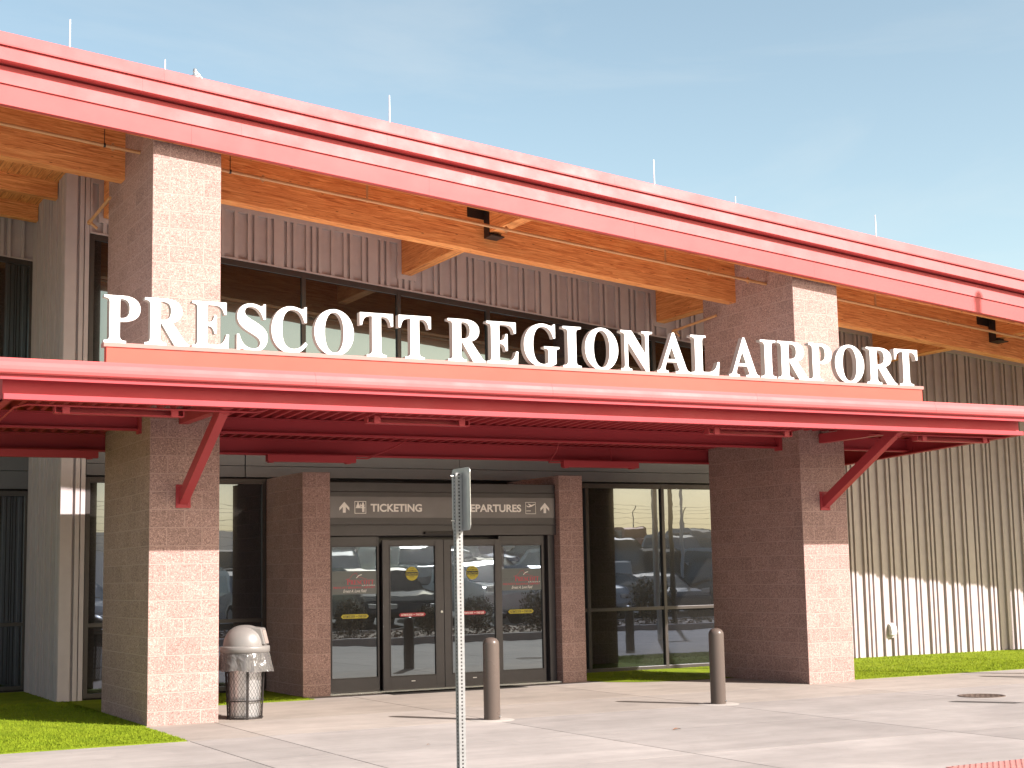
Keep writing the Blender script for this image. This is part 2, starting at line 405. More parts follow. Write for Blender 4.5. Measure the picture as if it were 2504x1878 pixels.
# --- windows
def window(name, x0, x1, y, z0, z1, mull, trans, sl=0.0, gl='gl', fw=.06, label=None, sashd=.05):
    f = MB()
    f.box(x0, x1, y-sashd, y+.02, z1-fw*1.3, z1, sl=sl); f.box(x0, x1, y-sashd, y+.02, z0, z0+fw)
    for xa in [x0] + [q-fw/2 for q in mull] + [x1-fw]: f.box(xa, xa+fw, y-sashd-.003, y+.02, z0+.001, z1-.001, sl=sl, slb=0)
    for t in trans: f.box(x0+.001, x1-.001, y-sashd+.003, y+.02, t-.027, t+.027)
    fo = f.build(name, M['frame'], B, bevel=.004)
    if label: fo['label'] = label
    xs = [x0+fw] + [v for q in mull for v in (q-fw/2, q+fw/2)] + [x1-fw]
    zs = [z0+fw] + [v for t in trans for v in (t-.027, t+.027)] + [None]
    for i in range(0, len(xs), 2):
        for j in range(0, len(zs), 2):
            p = MB(); a, c = xs[i], xs[i+1]; lo = zs[j]; hi = zs[j+1]
            top = (lambda q: z1-fw*1.3 - sl*q) if hi is None else (lambda q: hi)
            g = random.uniform(-.0025, .0025); g2 = random.uniform(-.002, .002)
            p.face([(a, y-.012+g, lo), (c, y-.012-g, lo), (c, y-.012-g+g2, top(c)), (a, y-.012+g+g2, top(a))])
            p.face([(a, y-.004+g, lo), (a, y-.004+g+g2, top(a)), (c, y-.004-g+g2, top(c)), (c, y-.004-g, lo)])
            p.build('pane', M[gl], fo)
    return fo
window('window', 4.55, 7.16, WY, .03, 3.06, [5.9], [1.015], label='ground floor window behind the left pillar')
window('window', 11.61, 15.2, WY, .0, 3.06, [12.62, 14.10], [1.0], label='ground floor window mirroring parked cars right of the doors')
window('window', 4.55, 15.2, WY, 3.75, headz(0)-.005, [6.17, 7.745, 9.31, 10.87, 12.45, 14.02], [], sl=SL, gl='glc', fw=.065, label='long clerestory window behind the big letters')
window('window', -1.9, BX-.02, BY, .03, 3.0, [.2, 2.2, 3.45], [1.0], label='ground floor window of the recessed left bay')
window('window', -1.9, BX-.02, BY, 3.75, headz(0)-.005, [.2, 2.2], [], sl=SL, gl='glc', label='upper window of the recessed left bay')

# --- grey spandrel panels between the window bands
b = MB()
for x0, x1, dy in ((4.55, 6.83, 0), (6.835, 10.3, .02), (10.305, 15.2, .02)):
    b.box(x0, x1, WY-.06-dy, WY+.05, 3.085, 3.245); b.box(x0, x1, WY-.06-dy, WY+.05, 3.251, 3.80)
b.box(-1.9, BX-.03, BY-.06, BY+.05, 3.03, 3.30); b.box(-1.9, BX-.03, BY-.06, BY+.05, 3.306, 3.8)
b.build('spandrel_panel', M['panel'], B, bevel=.003)

# --- sliding entrance doors
DY = 19.86
b = MB()
b.box(7.553, 11.215, DY-.02, WY, 2.60, 2.93)
b.box(7.553, 11.215, DY-.06, DY+.1, 2.318, 2.336)
b.box(7.556, 11.212, DY-.045, DY+.1, 2.18, 2.318)
b.box(7.556, 11.19, DY-.05, DY-.0, 2.80, 2.93)
b.box(7.553, 7.60, DY-.02, DY+.2, 0, 2.18); b.box(11.08, 11.19, DY-.0, DY+.2, 0, 2.18); b.box(11.0, 11.08, DY+.1, DY+.2, 0, 2.18)
b.box(7.62, 11.1, DY+.25, WY, 0.02, 2.6)
b.build('door_frame', M['doorframe'], B, bevel=.003)
b = MB(); b.box(7.56, 11.2, DY-.12, DY+.06, 0.0, .022); b.build('threshold', M['alu'], B)
b = MB(); b.box(9.02, 9.62, DY-.095, DY-.045, 2.195, 2.235); b.build('door_sensor', M['black'], B, bevel=.005)

def leaf(x0, x1, g0, g1, y, zt, name='sliding_door', label=None):
    f = MB(); t = .045
    f.box(x0, g0, y, y+t, .012, zt); f.box(g1, x1, y, y+t, .012, zt)
    f.box(g0, g1, y, y+t, .012, .215); f.box(g0, g1, y, y+t, 2.027, zt)
    for q in ((g0-.014, g0, .201, 2.041), (g1, g1+.014, .201, 2.041)): f.box(q[0], q[1], y-.008, y-.0005, q[2], q[3])
    f.box(g0, g1, y-.008, y-.0005, .201, .215); f.box(g0, g1, y-.008, y-.0005, 2.027, 2.041)
    o = f.build(name, M['doorframe'], B, bevel=.003)
    if label: o['label'] = label
    p = MB(); g = random.uniform(-.003, .003)
    p.face([(g0, y+.018+g, .215), (g1, y+.018-g, .215), (g1, y+.018-g, 2.027), (g0, y+.018+g, 2.027)])
    p.build('pane', M['gld'], o)
    return o, y+.012
L1 = leaf(7.60, 8.36, 7.648, 8.330, DY+.045, 2.17, 'fixed_door_panel', 'fixed glass door panel at the left')
L2 = leaf(8.39, 9.343, 8.507, 9.205, DY-.01, 2.12, label='left sliding glass door leaf')
L3 = leaf(9.349, 10.283, 9.470, 10.172, DY-.01, 2.12, label='right sliding glass door leaf')
L4 = leaf(10.27, 11.03, 10.312, 10.990, DY+.045, 2.17, 'fixed_door_panel', 'fixed glass door panel at the right')

# --- serif capitals (own outlines, 1000-unit em, cap height 676)
GL = {
'I': (389, "M20,0 L370,0 L370,22 C300,25 272,42 272,110 L272,566 C272,636 300,651 370,654 L370,676 L20,676 L20,654 C90,651 118,636 118,566 L118,110 C118,40 90,25 20,22 Z"),
'P': (611, "M16,0 L366,0 L366,22 C290,25 262,42 262,110 L262,318 C280,316 300,315 320,315 C480,315 600,370 600,494 C600,612 500,676 320,676 L16,676 L16,654 C85,651 108,636 108,566 L108,110 C108,40 85,25 16,22 Z M262,352 L262,605 C262,636 270,643 300,643 C392,643 438,600 438,497 C438,400 390,350 300,350 C285,350 275,351 262,352 Z"),
'R': (722, "M26,0 L360,0 L360,22 C290,25 262,42 262,110 L262,320 L288,320 L500,0 L716,0 L716,22 C690,26 670,40 650,68 L446,334 C555,356 604,420 604,502 C604,612 510,676 320,676 L26,676 L26,654 C90,651 112,636 112,566 L112,110 C112,40 90,25 26,22 Z M262,357 L262,605 C262,636 270,643 300,643 C392,643 442,600 442,502 C442,402 390,357 290,357 Z"),
'E': (667, "M16,0 L632,0 L644,200 L614,200 C585,85 520,37 430,37 L310,37 C272,37 262,46 262,80 L262,328 C350,328 388,300 402,215 L427,215 L427,478 L402,478 C388,395 350,365 262,365 L262,600 C262,632 270,640 300,640 L400,640 C500,640 548,600 574,508 L600,508 L600,676 L16,676 L16,654 C85,651 108,636 108,566 L108,110 C108,40 85,25 16,22 Z"),
'L': (667, "M19,0 L628,0 L652,222 L622,222 C592,95 515,37 400,37 L325,37 C280,37 267,48 267,88 L267,566 C267,636 290,651 352,654 L352,676 L19,676 L19,654 C88,651 113,636 113,566 L113,110 C113,40 88,25 19,22 Z"),
'T': (667, "M155,0 L512,0 L512,22 C440,25 411,42 411,110 L411,638 L440,638 C550,638 590,600 612,490 L638,490 L638,676 L30,676 L30,490 L56,490 C80,600 120,638 230,638 L257,638 L257,110 C257,42 230,25 155,22 Z"),
'C': (722, "M672,462 L645,462 C612,585 545,655 430,655 C295,655 225,540 225,340 C225,135 300,40 432,40 C525,40 590,75 655,150 L680,126 C615,30 525,-19 410,-19 C190,-19 49,130 49,330 C49,540 200,691 400,691 C490,691 552,655 600,655 C625,655 640,665 652,691 L672,691 Z"),
'G': (778, "M672,691 L650,691 C640,668 628,657 608,657 C570,657 500,691 420,691 C200,691 37,540 37,333 C37,130 190,-19 415,-19 C530,-19 620,10 690,45 L690,220 C690,280 705,292 755,296 L755,316 L452,316 L452,296 C525,292 540,280 540,220 L540,60 C520,35 480,19 430,19 C290,19 213,120 213,338 C213,550 300,655 420,655 C540,655 612,585 645,470 L672,470 Z"),
'O': (778, "M389,691 C585,691 743,540 743,336 C743,130 585,-19 389,-19 C193,-19 35,130 35,336 C35,540 193,691 389,691 Z M389,657 C480,657 570,560 570,336 C570,110 480,15 389,15 C298,15 208,110 208,336 C208,560 298,657 389,657 Z"),
'S': (556, "M490,691 L468,691 C460,665 450,655 430,655 C400,655 350,692 265,692 C130,692 45,610 45,500 C45,395 110,335 260,260 C370,205 415,170 415,110 C415,50 365,14 290,14 C180,14 95,90 65,222 L38,222 L38,-19 L62,-19 C70,8 85,20 105,20 C140,20 200,-19 290,-19 C430,-19 522,65 522,190 C522,300 440,360 300,430 C190,485 150,520 150,570 C150,625 195,658 260,658 C360,658 430,590 464,475 L490,475 Z"),
'N': (722, "M16,0 L232,0 L232,22 C175,25 155,42 155,110 L155,505 L560,-14 L600,-14 L600,560 C600,636 620,651 682,655 L682,676 L468,676 L468,655 C530,650 545,630 545,560 L545,268 L240,676 L16,676 L16,654 C60,651 86,640 98,618 L98,110 C98,40 80,25 16,22 Z"),
'A': (722, "M9,0 L236,0 L236,22 C188,25 168,38 168,65 C168,88 176,115 187,143 L205,190 L430,190 L466,102 C476,77 480,64 480,52 C480,34 458,24 405,22 L405,0 L706,0 L706,22 C662,27 642,48 615,108 L378,690 L346,690 L118,135 C85,52 62,26 9,22 Z M220,228 L414,228 L319,462 Z"),
}
def glyph_paths(ch):
    out = []; cur = []; t = GL[ch][1].split(); i = 0; cmd = None
    def pt(s): a, b = s.split(','); return (float(a), float(b))
    while i < len(t):
        k = t[i]
        if k == 'Z': out.append(cur); cur = []; i += 1; continue
        if k[0] in 'MLC': cmd = k[0]; k = k[1:]
        if cmd in 'ML': cur.append(pt(k)); i += 1
        else:
            p0 = cur[-1]; p1 = pt(k); p2 = pt(t[i+1]); p3 = pt(t[i+2]); i += 3
            for s in range(1, 9):
                u = s/8; v = 1-u
                cur.append((v**3*p0[0]+3*v*v*u*p1[0]+3*v*u*u*p2[0]+u**3*p3[0], v**3*p0[1]+3*v*v*u*p1[1]+3*v*u*u*p2[1]+u**3*p3[1]))
    return out
def curve_mesh(name, paths, extrude, offset=0.0):
    """filled outline in the local XY plane, turned into a mesh"""
    cu = bpy.data.curves.new(name, 'CURVE'); cu.dimensions = '2D'; cu.fill_mode = 'BOTH'; cu.extrude = extrude; cu.offset = offset
    for p in paths:
        s = cu.splines.new('POLY'); s.points.add(len(p)-1); s.use_cyclic_u = True
        for q, (x, y) in zip(s.points, p): q.co = (x, y, 0, 1)
    o = bpy.data.objects.new(name, cu); col.objects.link(o)
    dg = bpy.context.evaluated_depsgraph_get(); me = bpy.data.meshes.new_from_object(o.evaluated_get(dg)); bpy.data.objects.remove(o); bpy.data.curves.remove(cu)
    me.name = name; return me
def text_mesh(name, s, size, shear=0.0, extrude=.0006, align='LEFT', space=1.0, offset=0.0):
    cu = bpy.data.curves.new(name, 'FONT'); cu.body = s; cu.size = size; cu.shear = shear; cu.extrude = extrude; cu.align_x = align; cu.space_character = space; cu.offset = offset
    o = bpy.data.objects.new(name, cu); col.objects.link(o)
    dg = bpy.context.evaluated_depsgraph_get(); me = bpy.data.meshes.new_from_object(o.evaluated_get(dg)); bpy.data.objects.remove(o); bpy.data.curves.remove(cu)
    return me
def extent(me):
    xs = [v.co.x for v in me.vertices]; ys = [v.co.y for v in me.vertices]; return min(xs), max(xs), min(ys), max(ys)
def add_flat(b, me, m, x0, x1, y, z0, z1=None, keep=True):
    """put a flat XY mesh into the facade (x right, z up) at depth y, fitted to x0..x1 and z0..z1; front faces -Y"""
    a, c, d, e = extent(me); sx = (x1-x0)/(c-a); sz = sx if z1 is None else (z1-z0)/(e-d)
    vs = [(x0+(v.co.x-a)*sx, y - v.co.z, z0+(v.co.y-d)*sz) for v in me.vertices]
    b.mesh_add(vs, [tuple(p.vertices) for p in me.polygons], m)

# --- big letters
SG = empty('airport_name_sign', (8.9, 15.33, 3.83), 'large white serif letters reading PRESCOTT REGIONAL AIRPORT on a coral base above the canopy', 'sign')
YS = 15.30
b = MB(); b.box(3.452, 14.385, YS, YS+.10, 3.80, 3.972); b.build('base', M['coral'], SG, bevel=.004)
b = MB(); b.box(3.422, 14.406, YS-.012, YS+.115, 3.972, 4.018); b.build('base_cap', M['cap'], SG, bevel=.004)
LET = [('P', 3.429, 3.791), ('R', 3.845, 4.300), ('E', 4.342, 4.729), ('S', 4.825, 5.156), ('C', 5.207, 5.602), ('O', 5.694, 6.145), ('T', 6.226, 6.614), ('T', 6.691, 7.079),
       ('R', 7.300, 7.765), ('E', 7.793, 8.195), ('G', 8.280, 8.745), ('I', 8.805, 9.045), ('O', 9.108, 9.563), ('N', 9.610, 10.055), ('A', 10.130, 10.603), ('L', 10.630, 11.049),
       ('A', 11.205, 11.664), ('I', 11.700, 11.935), ('R', 11.970, 12.470), ('P', 12.478, 12.846), ('O', 12.907, 13.388), ('R', 13.440, 13.945), ('T', 13.925, 14.325)]
cache = {}
for ch, x0, x1 in LET:
    paths = glyph_paths(ch); k = .484/676
    xs = [p[0] for q in paths for p in q]; a, c = min(xs), max(xs); sx = (x1-x0)/(c-a)
    pp = [[(x0+(p[0]-a)*sx, 4.021+p[1]*k) for p in q] for q in paths]
    if ch in 'COGS': pp = [[(u, max(v, 4.0185)) for u, v in q] for q in pp]
    me = curve_mesh('letter', pp, .042, .0045)
    for v in me.vertices: x, y, z = v.co; v.co = (x, YS+.042-z, y)
    me.materials.clear(); me.materials.append(M['white']); me.materials.append(M['letterside'])
    me.update()
    for p in me.polygons: p.material_index = 0 if abs(p.normal.y) > .9 else 1; p.use_smooth = False
    o = bpy.data.objects.new('letter', me); col.objects.link(o); link_parent(o, SG); o['label'] = 'white serif capital letter ' + ch

# --- ticketing / departures header sign
HS = empty('entrance_sign', (9.38, 19.8, 2.32), 'brown header sign over the doors reading TICKETING and DEPARTURES with white arrows', 'sign')
b = MB(); b.box(7.56, 11.19, DY-.058, DY-.021, 2.337, 2.798); b.build('backboard', M['doorframe'], HS, bevel=.004)
b = MB(); b.box(7.575, 11.165, DY-.066, DY-.0585, 2.432, 2.728); b.build('panel', M['signpanel'], HS)
YT = DY - .0675
def poly(b, pts, m=0, y=YT): b.face([(p[0], y, p[1]) for p in pts], m)
def arrow(cx_, z0, z1):
    b = MB(); w = .075; s = .022
    poly(b, [(cx_-s, z0), (cx_+s, z0), (cx_+s, z1-.05), (cx_-s, z1-.05)])
    poly(b, [(cx_, z1), (cx_-w, z1-.082), (cx_-w, z1-.125), (cx_, z1-.05)][::1], 0, YT-.0004)
    poly(b, [(cx_, z1), (cx_, z1-.05), (cx_+w, z1-.125), (cx_+w, z1-.082)], 0, YT-.0004)
    b.build('arrow', M['vinyl'], HS)
arrow(7.795, 2.502, 2.655); arrow(11.003, 2.502, 2.657)
def rframe(b, x0, x1, z0, z1, t):
    for q in ((x0, x1, z0, z0+t), (x0, x1, z1-t, z1), (x0, x0+t, z0+t, z1-t), (x1-t, x1, z0+t, z1-t)): poly(b, [(q[0], q[2]), (q[1], q[2]), (q[1], q[3]), (q[0], q[3])])
def disc(b, cx_, cz, r, n=18, y=YT, m=0, sx=1.0): b.face([(cx_+sx*r*math.cos(2*math.pi*k/n), y, cz+r*math.sin(2*math.pi*k/n)) for k in range(n)], m)
b = MB(); x0, x1, z0, z1 = 7.949, 8.124, 2.490, 2.664; rframe(b, x0, x1, z0, z1, .008)      # two people at a counter
def ic(u, v): return (x0+u*(x1-x0), z0+v*(z1-z0))
disc(b, *ic(.30, .84), .013); disc(b, *ic(.73, .83), .013)
poly(b, [ic(.13, .50), ic(.47, .50), ic(.42, .72), ic(.36, .77), ic(.24, .77), ic(.18, .70)], 0, YT-.0002)
poly(b, [ic(.10, .44), ic(.92, .44), ic(.92, .51), ic(.10, .51)])
poly(b, [ic(.44, .56), ic(.62, .74), ic(.60, .62), ic(.48, .52)], 0, YT-.0004); poly(b, [ic(.46, .62), ic(.50, .82), ic(.55, .82), ic(.52, .60)], 0, YT-.0006)
poly(b, [ic(.62, .50), ic(.84, .50), ic(.86, .72), ic(.80, .77), ic(.66, .77), ic(.60, .68)], 0, YT-.0002)
poly(b, [ic(.66, .12), ic(.74, .12), ic(.74, .44), ic(.64, .44)]); poly(b, [ic(.76, .12), ic(.84, .12), ic(.85, .44), ic(.75, .44)])
b.build('pictogram', M['vinyl'], HS)
b = MB(); x0, x1, z0, z1 = 10.675, 10.850, 2.490, 2.665; rframe(b, x0, x1, z0, z1, .007)    # aeroplane taking off
poly(b, [ic(.08, .70), ic(.14, .72), ic(.25, .64), ic(.80, .82), ic(.92, .86), ic(.93, .80), ic(.60, .62), ic(.35, .56), ic(.20, .58)][::-1])
poly(b, [ic(.22, .86), ic(.32, .86), ic(.62, .74), ic(.48, .68)], 0, YT-.0002); poly(b, [ic(.08, .70), ic(.12, .70), ic(.22, .62), ic(.16, .60)], 0, YT-.0004)
poly(b, [ic(.08, .235), ic(.52, .235), ic(.52, .285), ic(.08, .285)])
b.build('pictogram', M['vinyl'], HS)
b = MB(); add_flat(b, text_mesh('t', 'TICKETING', .15, offset=.0045), 0, 8.192, 8.986, YT, 2.516, 2.629); b.build('lettering', M['vinyl'], HS)
b = MB(); add_flat(b, text_mesh('t', 'DEPARTURES', .15, offset=.0045), 0, 9.640, 10.602, YT, 2.516, 2.629); b.build('lettering', M['vinyl'], HS)

# --- stickers on the door glass
def caution(leaf_, cx_):
    o, y = leaf_; y = y - .002; b = MB(); cz = 1.638
    disc(b, cx_, cz, .098, 36, y, 0); 
    b.face([(cx_-.092, y-.0006, cz-.026), (cx_+.092, y-.0006, cz-.026), (cx_+.092, y-.0006, cz+.026), (cx_-.092, y-.0006, cz+.026)], 1)
    for s, w, z, m_ in (('CAUTION', .165, cz-.017, 0), ('AUTOMATIC', .150, cz+.034, 1), ('DOOR', .075, cz-.052, 1), ('NOTICE', .055, cz+.068, 1)):
        add_flat(b, text_mesh('t', s, .05, extrude=.0003, offset=.0006), m_, cx_-w/2, cx_+w/2, y-.0012, z)
    b.build('sticker', [M['yellow'], M['dkvinyl']], o)['label'] = 'round yellow sticker reading AUTOMATIC CAUTION DOOR'
caution(L2, 8.848); caution(L3, 9.812)
def bar(leaf_, x0, x1, z0, z1, bgm, inkm, lab):
    o, y = leaf_; y -= .002; b = MB(); h = (z1-z0)/2; zc = (z0+z1)/2
    b.face([(x0, y, zc), (x0+h, y, z0), (x1-h, y, z0), (x1, y, zc), (x1-h, y, z1), (x0+h, y, z1)], 0)
    add_flat(b, text_mesh('t', 'AUTOMATIC DOOR', .04, extrude=.0003, offset=.0008), 1, x0+.035, x0+(x1-x0)*.5, y-.0006, z0+.012, z1-.012)
    add_flat(b, text_mesh('t', 'STAND CLEAR', .04, extrude=.0003, offset=.0008), 1, x0+(x1-x0)*.63, x1-.035, y-.0006, z0+.012, z1-.012)
    b.face([(x0+(x1-x0)*.53, y-.0006, zc-.003), (x0+(x1-x0)*.60, y-.0006, zc-.003), (x0+(x1-x0)*.60, y-.0006, zc+.003), (x0+(x1-x0)*.53, y-.0006, zc+.003)], 1)
    b.build('sticker', [bgm, inkm], o)['label'] = lab
bar(L1, 7.782, 8.203, 1.030, 1.088, M['yellow'], M['dkvinyl'], 'yellow strip reading AUTOMATIC DOOR STAND CLEAR')
bar(L4, 10.415, 10.845, 1.026, 1.086, M['yellow'], M['dkvinyl'], 'yellow strip reading AUTOMATIC DOOR STAND CLEAR')
bar(L2, 8.640, 9.058, 1.034, 1.086, M['rvinyl'], M['vinyl'], 'red strip reading AUTOMATIC DOOR STAND CLEAR')
bar(L3, 9.602, 10.022, 1.034, 1.086, M['rvinyl'], M['vinyl'], 'red strip reading AUTOMATIC DOOR STAND CLEAR')
def serif_line(b, s, x0, x1, y, z0, h, m, first_big=1.0):
    adv = 0; items = []
    for i, ch in enumerate(s):
        k = first_big if i == 0 else 1.0
        if ch == ' ': adv += 250; continue
        items.append((ch, adv, k)); adv += GL[ch][0]*k
    sc = (x1-x0)/adv
    for ch, a, k in items:
        me = curve_mesh('g', [[(p[0]*k, p[1]*k) for p in q] for q in glyph_paths(ch)], 0)
        b.mesh_add([(x0+(a+v.co.x)*sc, y, z0+v.co.y*h/676) for v in me.vertices], [tuple(p.vertices) for p in me.polygons], m)
        bpy.data.meshes.remove(me)
def decal(leaf_, x0, x1):
    o, y = leaf_; y -= .002; z0, z1 = 1.366, 1.690; b = MB(); w = x1-x0
    b.face([(x0, y, z0), (x1, y, z0), (x1, y, z1), (x0, y, z1)], 0); y -= .0008
    def line(pts, t, m):
        for (a, c), (d, e) in zip(pts, pts[1:]):
            dx, dz = d-a, e-c; L = math.hypot(dx, dz); nx, nz = -dz/L*t/2, dx/L*t/2
            b.face([(a+nx, y, c+nz), (d+nx, y, e+nz), (d-nx, y, e-nz), (a-nx, y, c-nz)], m)
    ln = [(.30, 1.575), (.38, 1.585), (.43, 1.612), (.46, 1.645), (.50, 1.650), (.515, 1.662), (.55, 1.655), (.565, 1.622), (.60, 1.602), (.66, 1.600), (.72, 1.580), (.78, 1.576)]
    line([(x0+u*w, z) for u, z in ln], .004, 2)
    line([(x0+u*w, z) for u, z in ((.545, 1.592), (.58, 1.618), (.62, 1.632), (.665, 1.638))], .009, 1)
    serif_line(b, 'PRESCOTT', x0+.33*w, x0+.935*w, y, 1.502, .062, 2, 1.15)
    serif_line(b, 'PRESCOTT REGIONAL AIRPORT', x0+.03*w, x0+.955*w, y, 1.447, .027, 2)
    add_flat(b, text_mesh('t', 'CITY OF', .05, extrude=0), 3, x0+.02*w, x0+.30*w, y, 1.506, 1.545)
    add_flat(b, text_mesh('t', 'ARIZONA', .05, extrude=0, space=1.3), 1, x0+.66*w, x0+.96*w, y, 1.478, 1.496)
    add_flat(b, text_mesh('t', 'Ernest A. Love Field', .05, shear=.45, extrude=0), 1, x0+.25*w, x0+.77*w, y, 1.392, 1.432)
    b.build('sticker', [M['frost'], M['vinyl'], M['redink'], M['panel']], o)['label'] = 'frosted film with red PRESCOTT lettering and a hill outline'
decal(L1, 7.650, 8.328); decal(L4, 10.314, 10.988)
b = MB(); b.tube([(9.302, DY-.01, 1.09), (9.302, DY-.024, 1.09)], .017, n=16); b.build('door_lock', M['alu'], L2[0])
for L_, xx in ((L2, 8.85), (L3, 9.82)):
    b = MB(); b.box(xx-.03, xx+.03, DY-.0125, DY-.0102, .128, .140); b.build('door_plate', M['vinyl'], L_[0])

# --- timber: main beams, cross beams, deck
b = MB()
for x0, x1 in ((-4, XL+.02), (XL+PW-.02, XR+.02), (XR+PW-.02, 34)):
    b = MB(); b.box(x0, x1, 18.39, 18.60, 6.995, deckz(0)+.01, sl=SL); b.build('main_beam', M['glue'], B, bevel=.006)
for rx in RAF:
    b = MB(); b.box(rx, rx+.17, 18.60, WY-.0, 7.225, deckz(0)+.01, sl=SL, slb=SL)
    b.build('cross_beam', M['gluey'], B, bevel=.006)
for rx in (9.36, 18.85, -.1):
    b = MB(); b.box(rx, rx+.17, 16.98, 18.39, 7.245, deckz(0)+.01, sl=SL); b.build('outrigger_beam', M['gluey'], B, bevel=.006)
for yb in (21.86, 23.35):
    b = MB(); b.box(-4, BX-.035, yb, yb+.14, 7.53, deckz(0)+.01, sl=SL); b.build('purlin', M['glue'], B, bevel=.005)
for rx in (9.36, 18.85):
    b = MB()
    zt = 7.225-.16+.62
    b.box(rx-.27, rx-.0, 18.375, 18.389, 7.450, 7.655, sl=SL)              # flange plate on the main beam
    b.box(rx+.17, rx+.185, 18.25, 18.39, 7.20, 7.66, sl=SL); b.box(rx-.012, rx-.0, 18.25, 18.39, 7.20, 7.66, sl=SL)
    b.box(rx-.012, rx+.185, 18.15, 18.389, 7.185, 7.20, sl=SL)
    b.box(rx-.012, rx+.16, 18.237, 18.25, 7.20, 7.66, sl=SL)
    b.build('beam_hanger', M['black'], B)
    b = MB(); b.box(rx-.01, rx+.18, 16.93, 17.08, 7.225, 7.245, sl=SL); b.build('beam_hanger', M['black'], B)
b = MB(); b.prism_x([(16.93, 7.78), (24.2, 7.78), (24.2, 7.84), (16.93, 7.84)], -4, 34, 0, SL); b.build('roof_deck', M['deck'], B)
b = MB(); b.prism_x([(16.90, 7.841), (32.0, 7.841), (32.0, 7.90), (16.90, 7.90)], -4, 34, 0, SL); roof = b.build('roof', M['red'], B)
# fascia bands (profile y,z at x = 0)
FS = .097
def fascia(name, prof, seams, parent=roof):
    xs = [-4] + seams + [34]; b = MB()
    for i in range(len(xs)-1): b.prism_x(prof, xs[i]+.0006, xs[i+1]-.0006, 0, FS)
    return b.build(name, M['red'], parent)
seam = [1.1, 4.15, 7.2, 10.25, 13.3, 16.35, 19.4, 22.5, 25.5, 28.5, 31.5]
fascia('fascia_board', [(16.845, 7.118), (16.935, 7.118), (16.935, 7.37), (16.845, 7.37)], [q+.6 for q in seam])
fascia('fascia_board', [(16.826, 7.352), (16.935, 7.352), (16.935, 7.555), (16.857, 7.555)], [q+1.2 for q in seam])
fascia('gutter', [(16.745, 7.592), (16.765, 7.582), (16.93, 7.582), (16.93, 7.762), (16.780, 7.762)], seam)
fascia('gutter', [(16.752, 7.782), (16.752, 7.764), (16.94, 7.764), (16.94, 7.925), (16.788, 7.925), (16.780, 7.920)], [q+.25 for q in seam])
b = MB(); b.box(-4, 34, 16.936, 16.945, 7.12, 7.78, sl=SL); b.build('fascia_backing', M['glue'], roof)
b = MB(); b.prism_x([(16.90, 7.50), (16.93, 7.50), (16.93, 7.62), (16.90, 7.62)], -4, 34, 0, FS); b.build('fascia_groove', M['redc'], roof)

# ------------------------------------------------------------------ canopy
CZ, CS = 3.389, .0395
def cz(y): return CZ - (y-15.2)*CS
CX0, CX1 = 2.445, 16.12
K = MB()
K.prism_x([(15.20, 3.389), (15.29, 3.389), (15.29, 3.6), (15.282, 3.6), (15.282, 3.446), (15.20, 3.446)], CX0, CX1)
can = K.build('canopy', M['redc'], B, bevel=.003)
can['label'] = 'flat red steel canopy over the entrance with corrugated underside'
for yb in (17.455, 19.24):
    for x0, x1 in (((CX0, XL), (XL+PW, XR), (XR+PW, CX1)) if yb < 18 else ((CX0, CX1),)):
        b = MB(); z = 3.34 if yb < 18 else 3.241; zt_ = cz(yb)+.234
        b.prism_x([(yb, z), (yb+.085, z), (yb+.085, zt_), (yb, zt_), (yb, zt_-.012), (yb+.073, zt_-.012), (yb+.073, z+.024), (yb, z+.024)], x0, x1)
        b.build('canopy_beam', M['redc'], can)
        if yb < 18:
            b = MB(); b.box(x1-.03, x1, yb-.05, yb+.10, z-.035, z+.23); b.build('end_plate', M['redc'], can)
for xe, sgn in ((CX0, 1), (CX1, -1)):
    b = MB(); x0, x1 = sorted((xe, xe+sgn*.012)); fa, fb = sorted((xe, xe+sgn*.085))
    for (a0, a1, za, zb) in ((x0, x1, 0, .25), (fa, fb, 0, .02)):
        v = [(x, y, cz(y)+z) for z in (za, zb) for y in (15.29, 20.05) for x in (a0, a1)]
        b.mesh_add(v, [(0, 2, 3, 1), (4, 5, 7, 6), (0, 1, 5, 4), (2, 6, 7, 3), (0, 4, 6, 2), (1, 3, 7, 5)])
    b.build('canopy_beam', M['redc'], can)
b = MB(); prof = []; x = CX0; p = .1524                        # corrugated deck, ribs run front to back
while x < CX1 - p:
    prof += [(x, 0), (x+.045, 0), (x+.06, .072), (x+.137, .072)]; x += p
prof.append((CX1, 0))
def deck_cut(x, y): return False
for (x0, z0), (x1, z1) in zip(prof, prof[1:]):
    b.face([(x0, 15.29, cz(15.29)+.24+z0), (x1, 15.29, cz(15.29)+.24+z1), (x1, 20.05, cz(20.05)+.24+z1), (x0, 20.05, cz(20.05)+.24+z0)])
b.build('deck', M['redc'], can)
b = MB(); v = [(x, y, cz(y)+z) for z in (.315, .33) for y in (15.30, 20.05) for x in (CX0-.06, CX1+.06)]
b.mesh_add(v, [(0, 2, 3, 1), (4, 5, 7, 6), (0, 1, 5, 4), (2, 6, 7, 3), (0, 4, 6, 2), (1, 3, 7, 5)]); b.build('roofing', M['membrane'], can)
